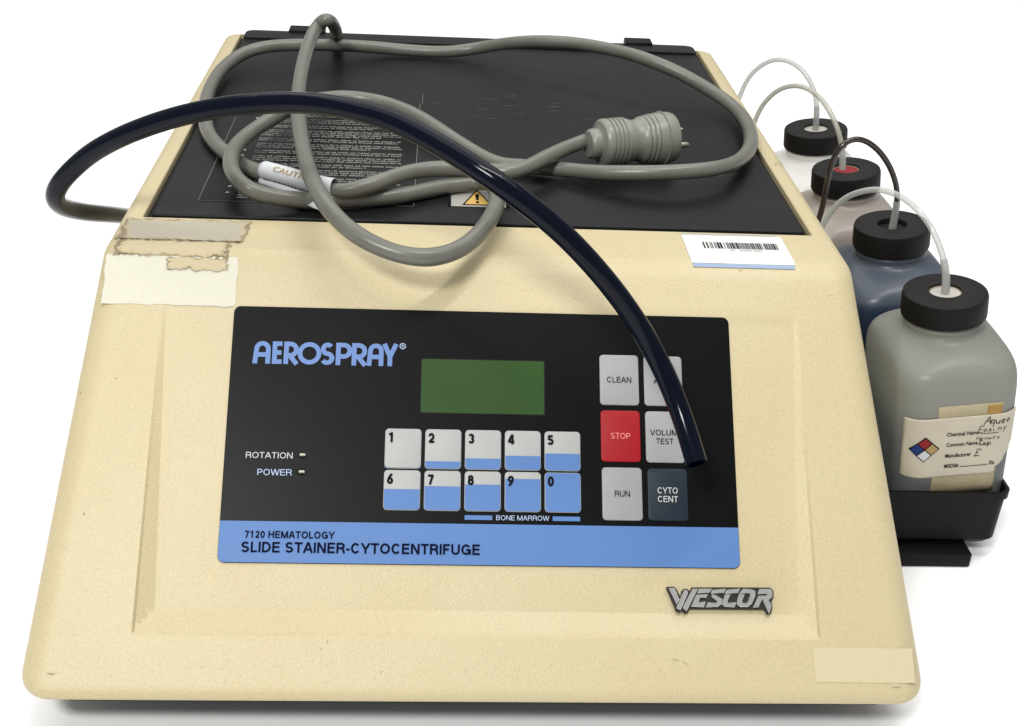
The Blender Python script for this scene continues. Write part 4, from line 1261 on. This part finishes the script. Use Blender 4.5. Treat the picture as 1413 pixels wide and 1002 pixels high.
# handwriting: thin pen strokes
def pen(word, u0, z0, size, wd=1.0, slant=0.0):
    G = {'A': [[(0, 0), (.35, 1), (.6, 0)], [(.12, .4), (.55, .45)]], 'q': [[(.4, .5), (.1, .55), (.05, .2), (.35, .15), (.42, .5), (.38, -.35)]],
         'u': [[(0, .5), (.05, .1), (.3, .1), (.35, .5), (.38, .05)]], 'e': [[(0, .25), (.3, .35), (.2, .55), (0, .35), (.1, .05), (.35, .1)]],
         'o': [[(.2, .5), (0, .3), (.15, .05), (.35, .25), (.2, .5)]], 'E': [[(.45, 1), (0, 1), (0, 0), (.45, 0)], [(0, .5), (.35, .5)]],
         's': [[(.3, .5), (.05, .4), (.3, .2), (0, .05)]], 'i': [[(0, .5), (.05, .05)]], 'n': [[(0, .05), (0, .5), (.1, .45), (.3, .45), (.32, .05)]],
         'y': [[(0, .5), (.2, .15)], [(.4, .55), (.1, -.35)]], 'm': [[(0, .05), (0, .5), (.2, .45), (.22, .1), (.25, .45), (.45, .45), (.47, .05)]],
         't': [[(.1, .8), (.12, .05), (.25, .1)], [(-.05, .5), (.3, .52)]], 'a': [[(.3, .5), (.05, .35), (.15, .05), (.32, .3), (.35, .05)]], "'": [[(0, 1), (-.05, .75)]],
         'H': [[(0, 0), (0, 1)], [(.4, 1), (.4, 0)], [(0, .5), (.4, .5)]], 'g': [[(.3, .5), (.05, .4), (.1, .1), (.3, .3), (.3, -.3), (0, -.3)]], 'R': [[(0, 0), (0, 1), (.35, .8), (0, .5), (.4, 0)]]}
    V, F = [], []
    u = u0; lay = 0.0013
    for ch in word:
        for S in G[ch]:
            rv, rf = ribbon([(x * size * wd, y * size) for x, y in S], size * 0.085)
            b = len(V); V += [on_bottle(u + x + y * .15, z0 + y + (u - u0) * slant, lay) for x, y in rv]; F += [[i + b for i in f] for f in rf]
            lay += 0.000004
        u += size * wd * 0.52
    obj('handwriting', V, F, 'ink', gl, local=True)
pen('Aqueo', 0.0165, 0.0935, 0.0070, 1.2, -0.04)
pen('Eosiny', 0.0130, 0.0868, 0.0055, 1.3)
pen('Hemato', 0.0120, 0.0795, 0.0040, 1.5)
pen('Ragi', 0.0145, 0.0752, 0.0050, 1.1)
pen("E'", 0.0130, 0.0655, 0.0060, 1.0)
# hazard diamond, four coloured quarters on a black one
du, dz = -0.0270, 0.0750
def dia(cu, cz, a, m, off, nm):
    V, F = [], []
    n = 5
    for i in range(n + 1):
        for k in range(n + 1):
            p, q = -1 + 2 * i / n, -1 + 2 * k / n
            V.append(on_bottle(cu + (p - q) * a / 2, cz + (p + q) * a / 2, off))
    for i in range(n):
        for k in range(n):
            j = i * (n + 1) + k; F.append([j, j + n + 1, j + n + 2, j + 1])
    return obj(nm, V, F, m, gl, local=True)
dia(du, dz, 0.0114, 'ink', 0.0013, 'hazard_diamond')
for cu, cz, m in ((0, 1, 'red'), (-1, 0, 'deepblue'), (1, 0, 'gold'), (0, -1, 'paper')):
    dia(du + cu * 0.0054, dz + cz * 0.0054, 0.0048, m, 0.0016, 'diamond_quarter')


# ---------------------------------------------------------------- thin tubes from the instrument into the caps
TUBES = [
    ([(0.2843, 0.155, -0.0361), (0.288, 0.1496, -0.0188), (0.2934, 0.1415, -0.0027), (0.302, 0.1288, 0.01), (0.3124, 0.1134, 0.0188), (0.3234, 0.0972, 0.0206), (0.3342, 0.0812, 0.0153), (0.3437, 0.0671, 0.0047), (0.3507, 0.0568, -0.0104), (0.3543, 0.0514, -0.023), (0.3564, 0.0483, -0.038)], 'tubeclear', 'nearest clear thin tube looping into the front bottle cap'),
    ([(0.2869, 0.1679, -0.0283), (0.288, 0.1681, -0.0121), (0.288, 0.1681, 0.0065), (0.29, 0.1685, 0.024), (0.2962, 0.1697, 0.0356), (0.3069, 0.1718, 0.0402), (0.3198, 0.1743, 0.036), (0.3337, 0.177, 0.0249), (0.3452, 0.1792, 0.0099), (0.3532, 0.1808, -0.0066), (0.3556, 0.1813, -0.0218), (0.3559, 0.1813, -0.0397)], 'tubebrown', 'dark brown thin tube looping into the blue liquid bottle'),
    ([(0.2851, 0.4315, -0.041), (0.288, 0.4265, -0.021), (0.2919, 0.4197, -0.0067), (0.2988, 0.4078, 0.0083), (0.3081, 0.3918, 0.0186), (0.3183, 0.3742, 0.0221), (0.3287, 0.3563, 0.0173), (0.3372, 0.3415, 0.0059), (0.3437, 0.3303, -0.0086), (0.3473, 0.3242, -0.0228), (0.3498, 0.3199, -0.04)], 'tubeamber', 'yellowed clear thin tube looping into the red centred cap'),
    ([(0.2842, 0.5044, -0.0334), (0.288, 0.5006, -0.0147), (0.2923, 0.4963, -0.0016), (0.2987, 0.4898, 0.0089), (0.3065, 0.482, 0.0175), (0.3159, 0.4727, 0.022), (0.3258, 0.4628, 0.0214), (0.3349, 0.4536, 0.0161), (0.3427, 0.4458, 0.0066), (0.3479, 0.4406, -0.0052), (0.3507, 0.4378, -0.0179), (0.3525, 0.436, -0.038)], 'tubeclear', 'farthest clear thin tube looping into the back bottle cap'),
]
for pts, m, lab in TUBES:
    p0 = Vector(pts[0]); wall = Vector((0.272, p0.y + 0.004, p0.z - 0.045))
    p1 = Vector(pts[-1]); down = p1 + Vector((0.0, 0, -0.02))
    full = [wall, p0 * 0.5 + wall * 0.5 + Vector((0.003, 0, 0))] + [Vector(p) for p in pts] + [down]
    pp = smooth_path(catmull(full, 6), 12)
    t = thing('thin_tube', lab, 'tube', p1, 'thin tubes looping into the bottle caps')
    V, F = tube_mesh(pp, 0.0024, 12)
    obj('tubing', V, F, m, t, smooth=60)
    sl = [q for q in pp if q.z < p1.z + 0.024 and q.x > 0.33]
    if len(sl) > 3:
        V, F = tube_mesh(sl, 0.0031, 14, rfun=lambda f: 0.0029 + 0.0006 * f)
        obj('sleeve', V, F, 'sleeve', t, smooth=60)
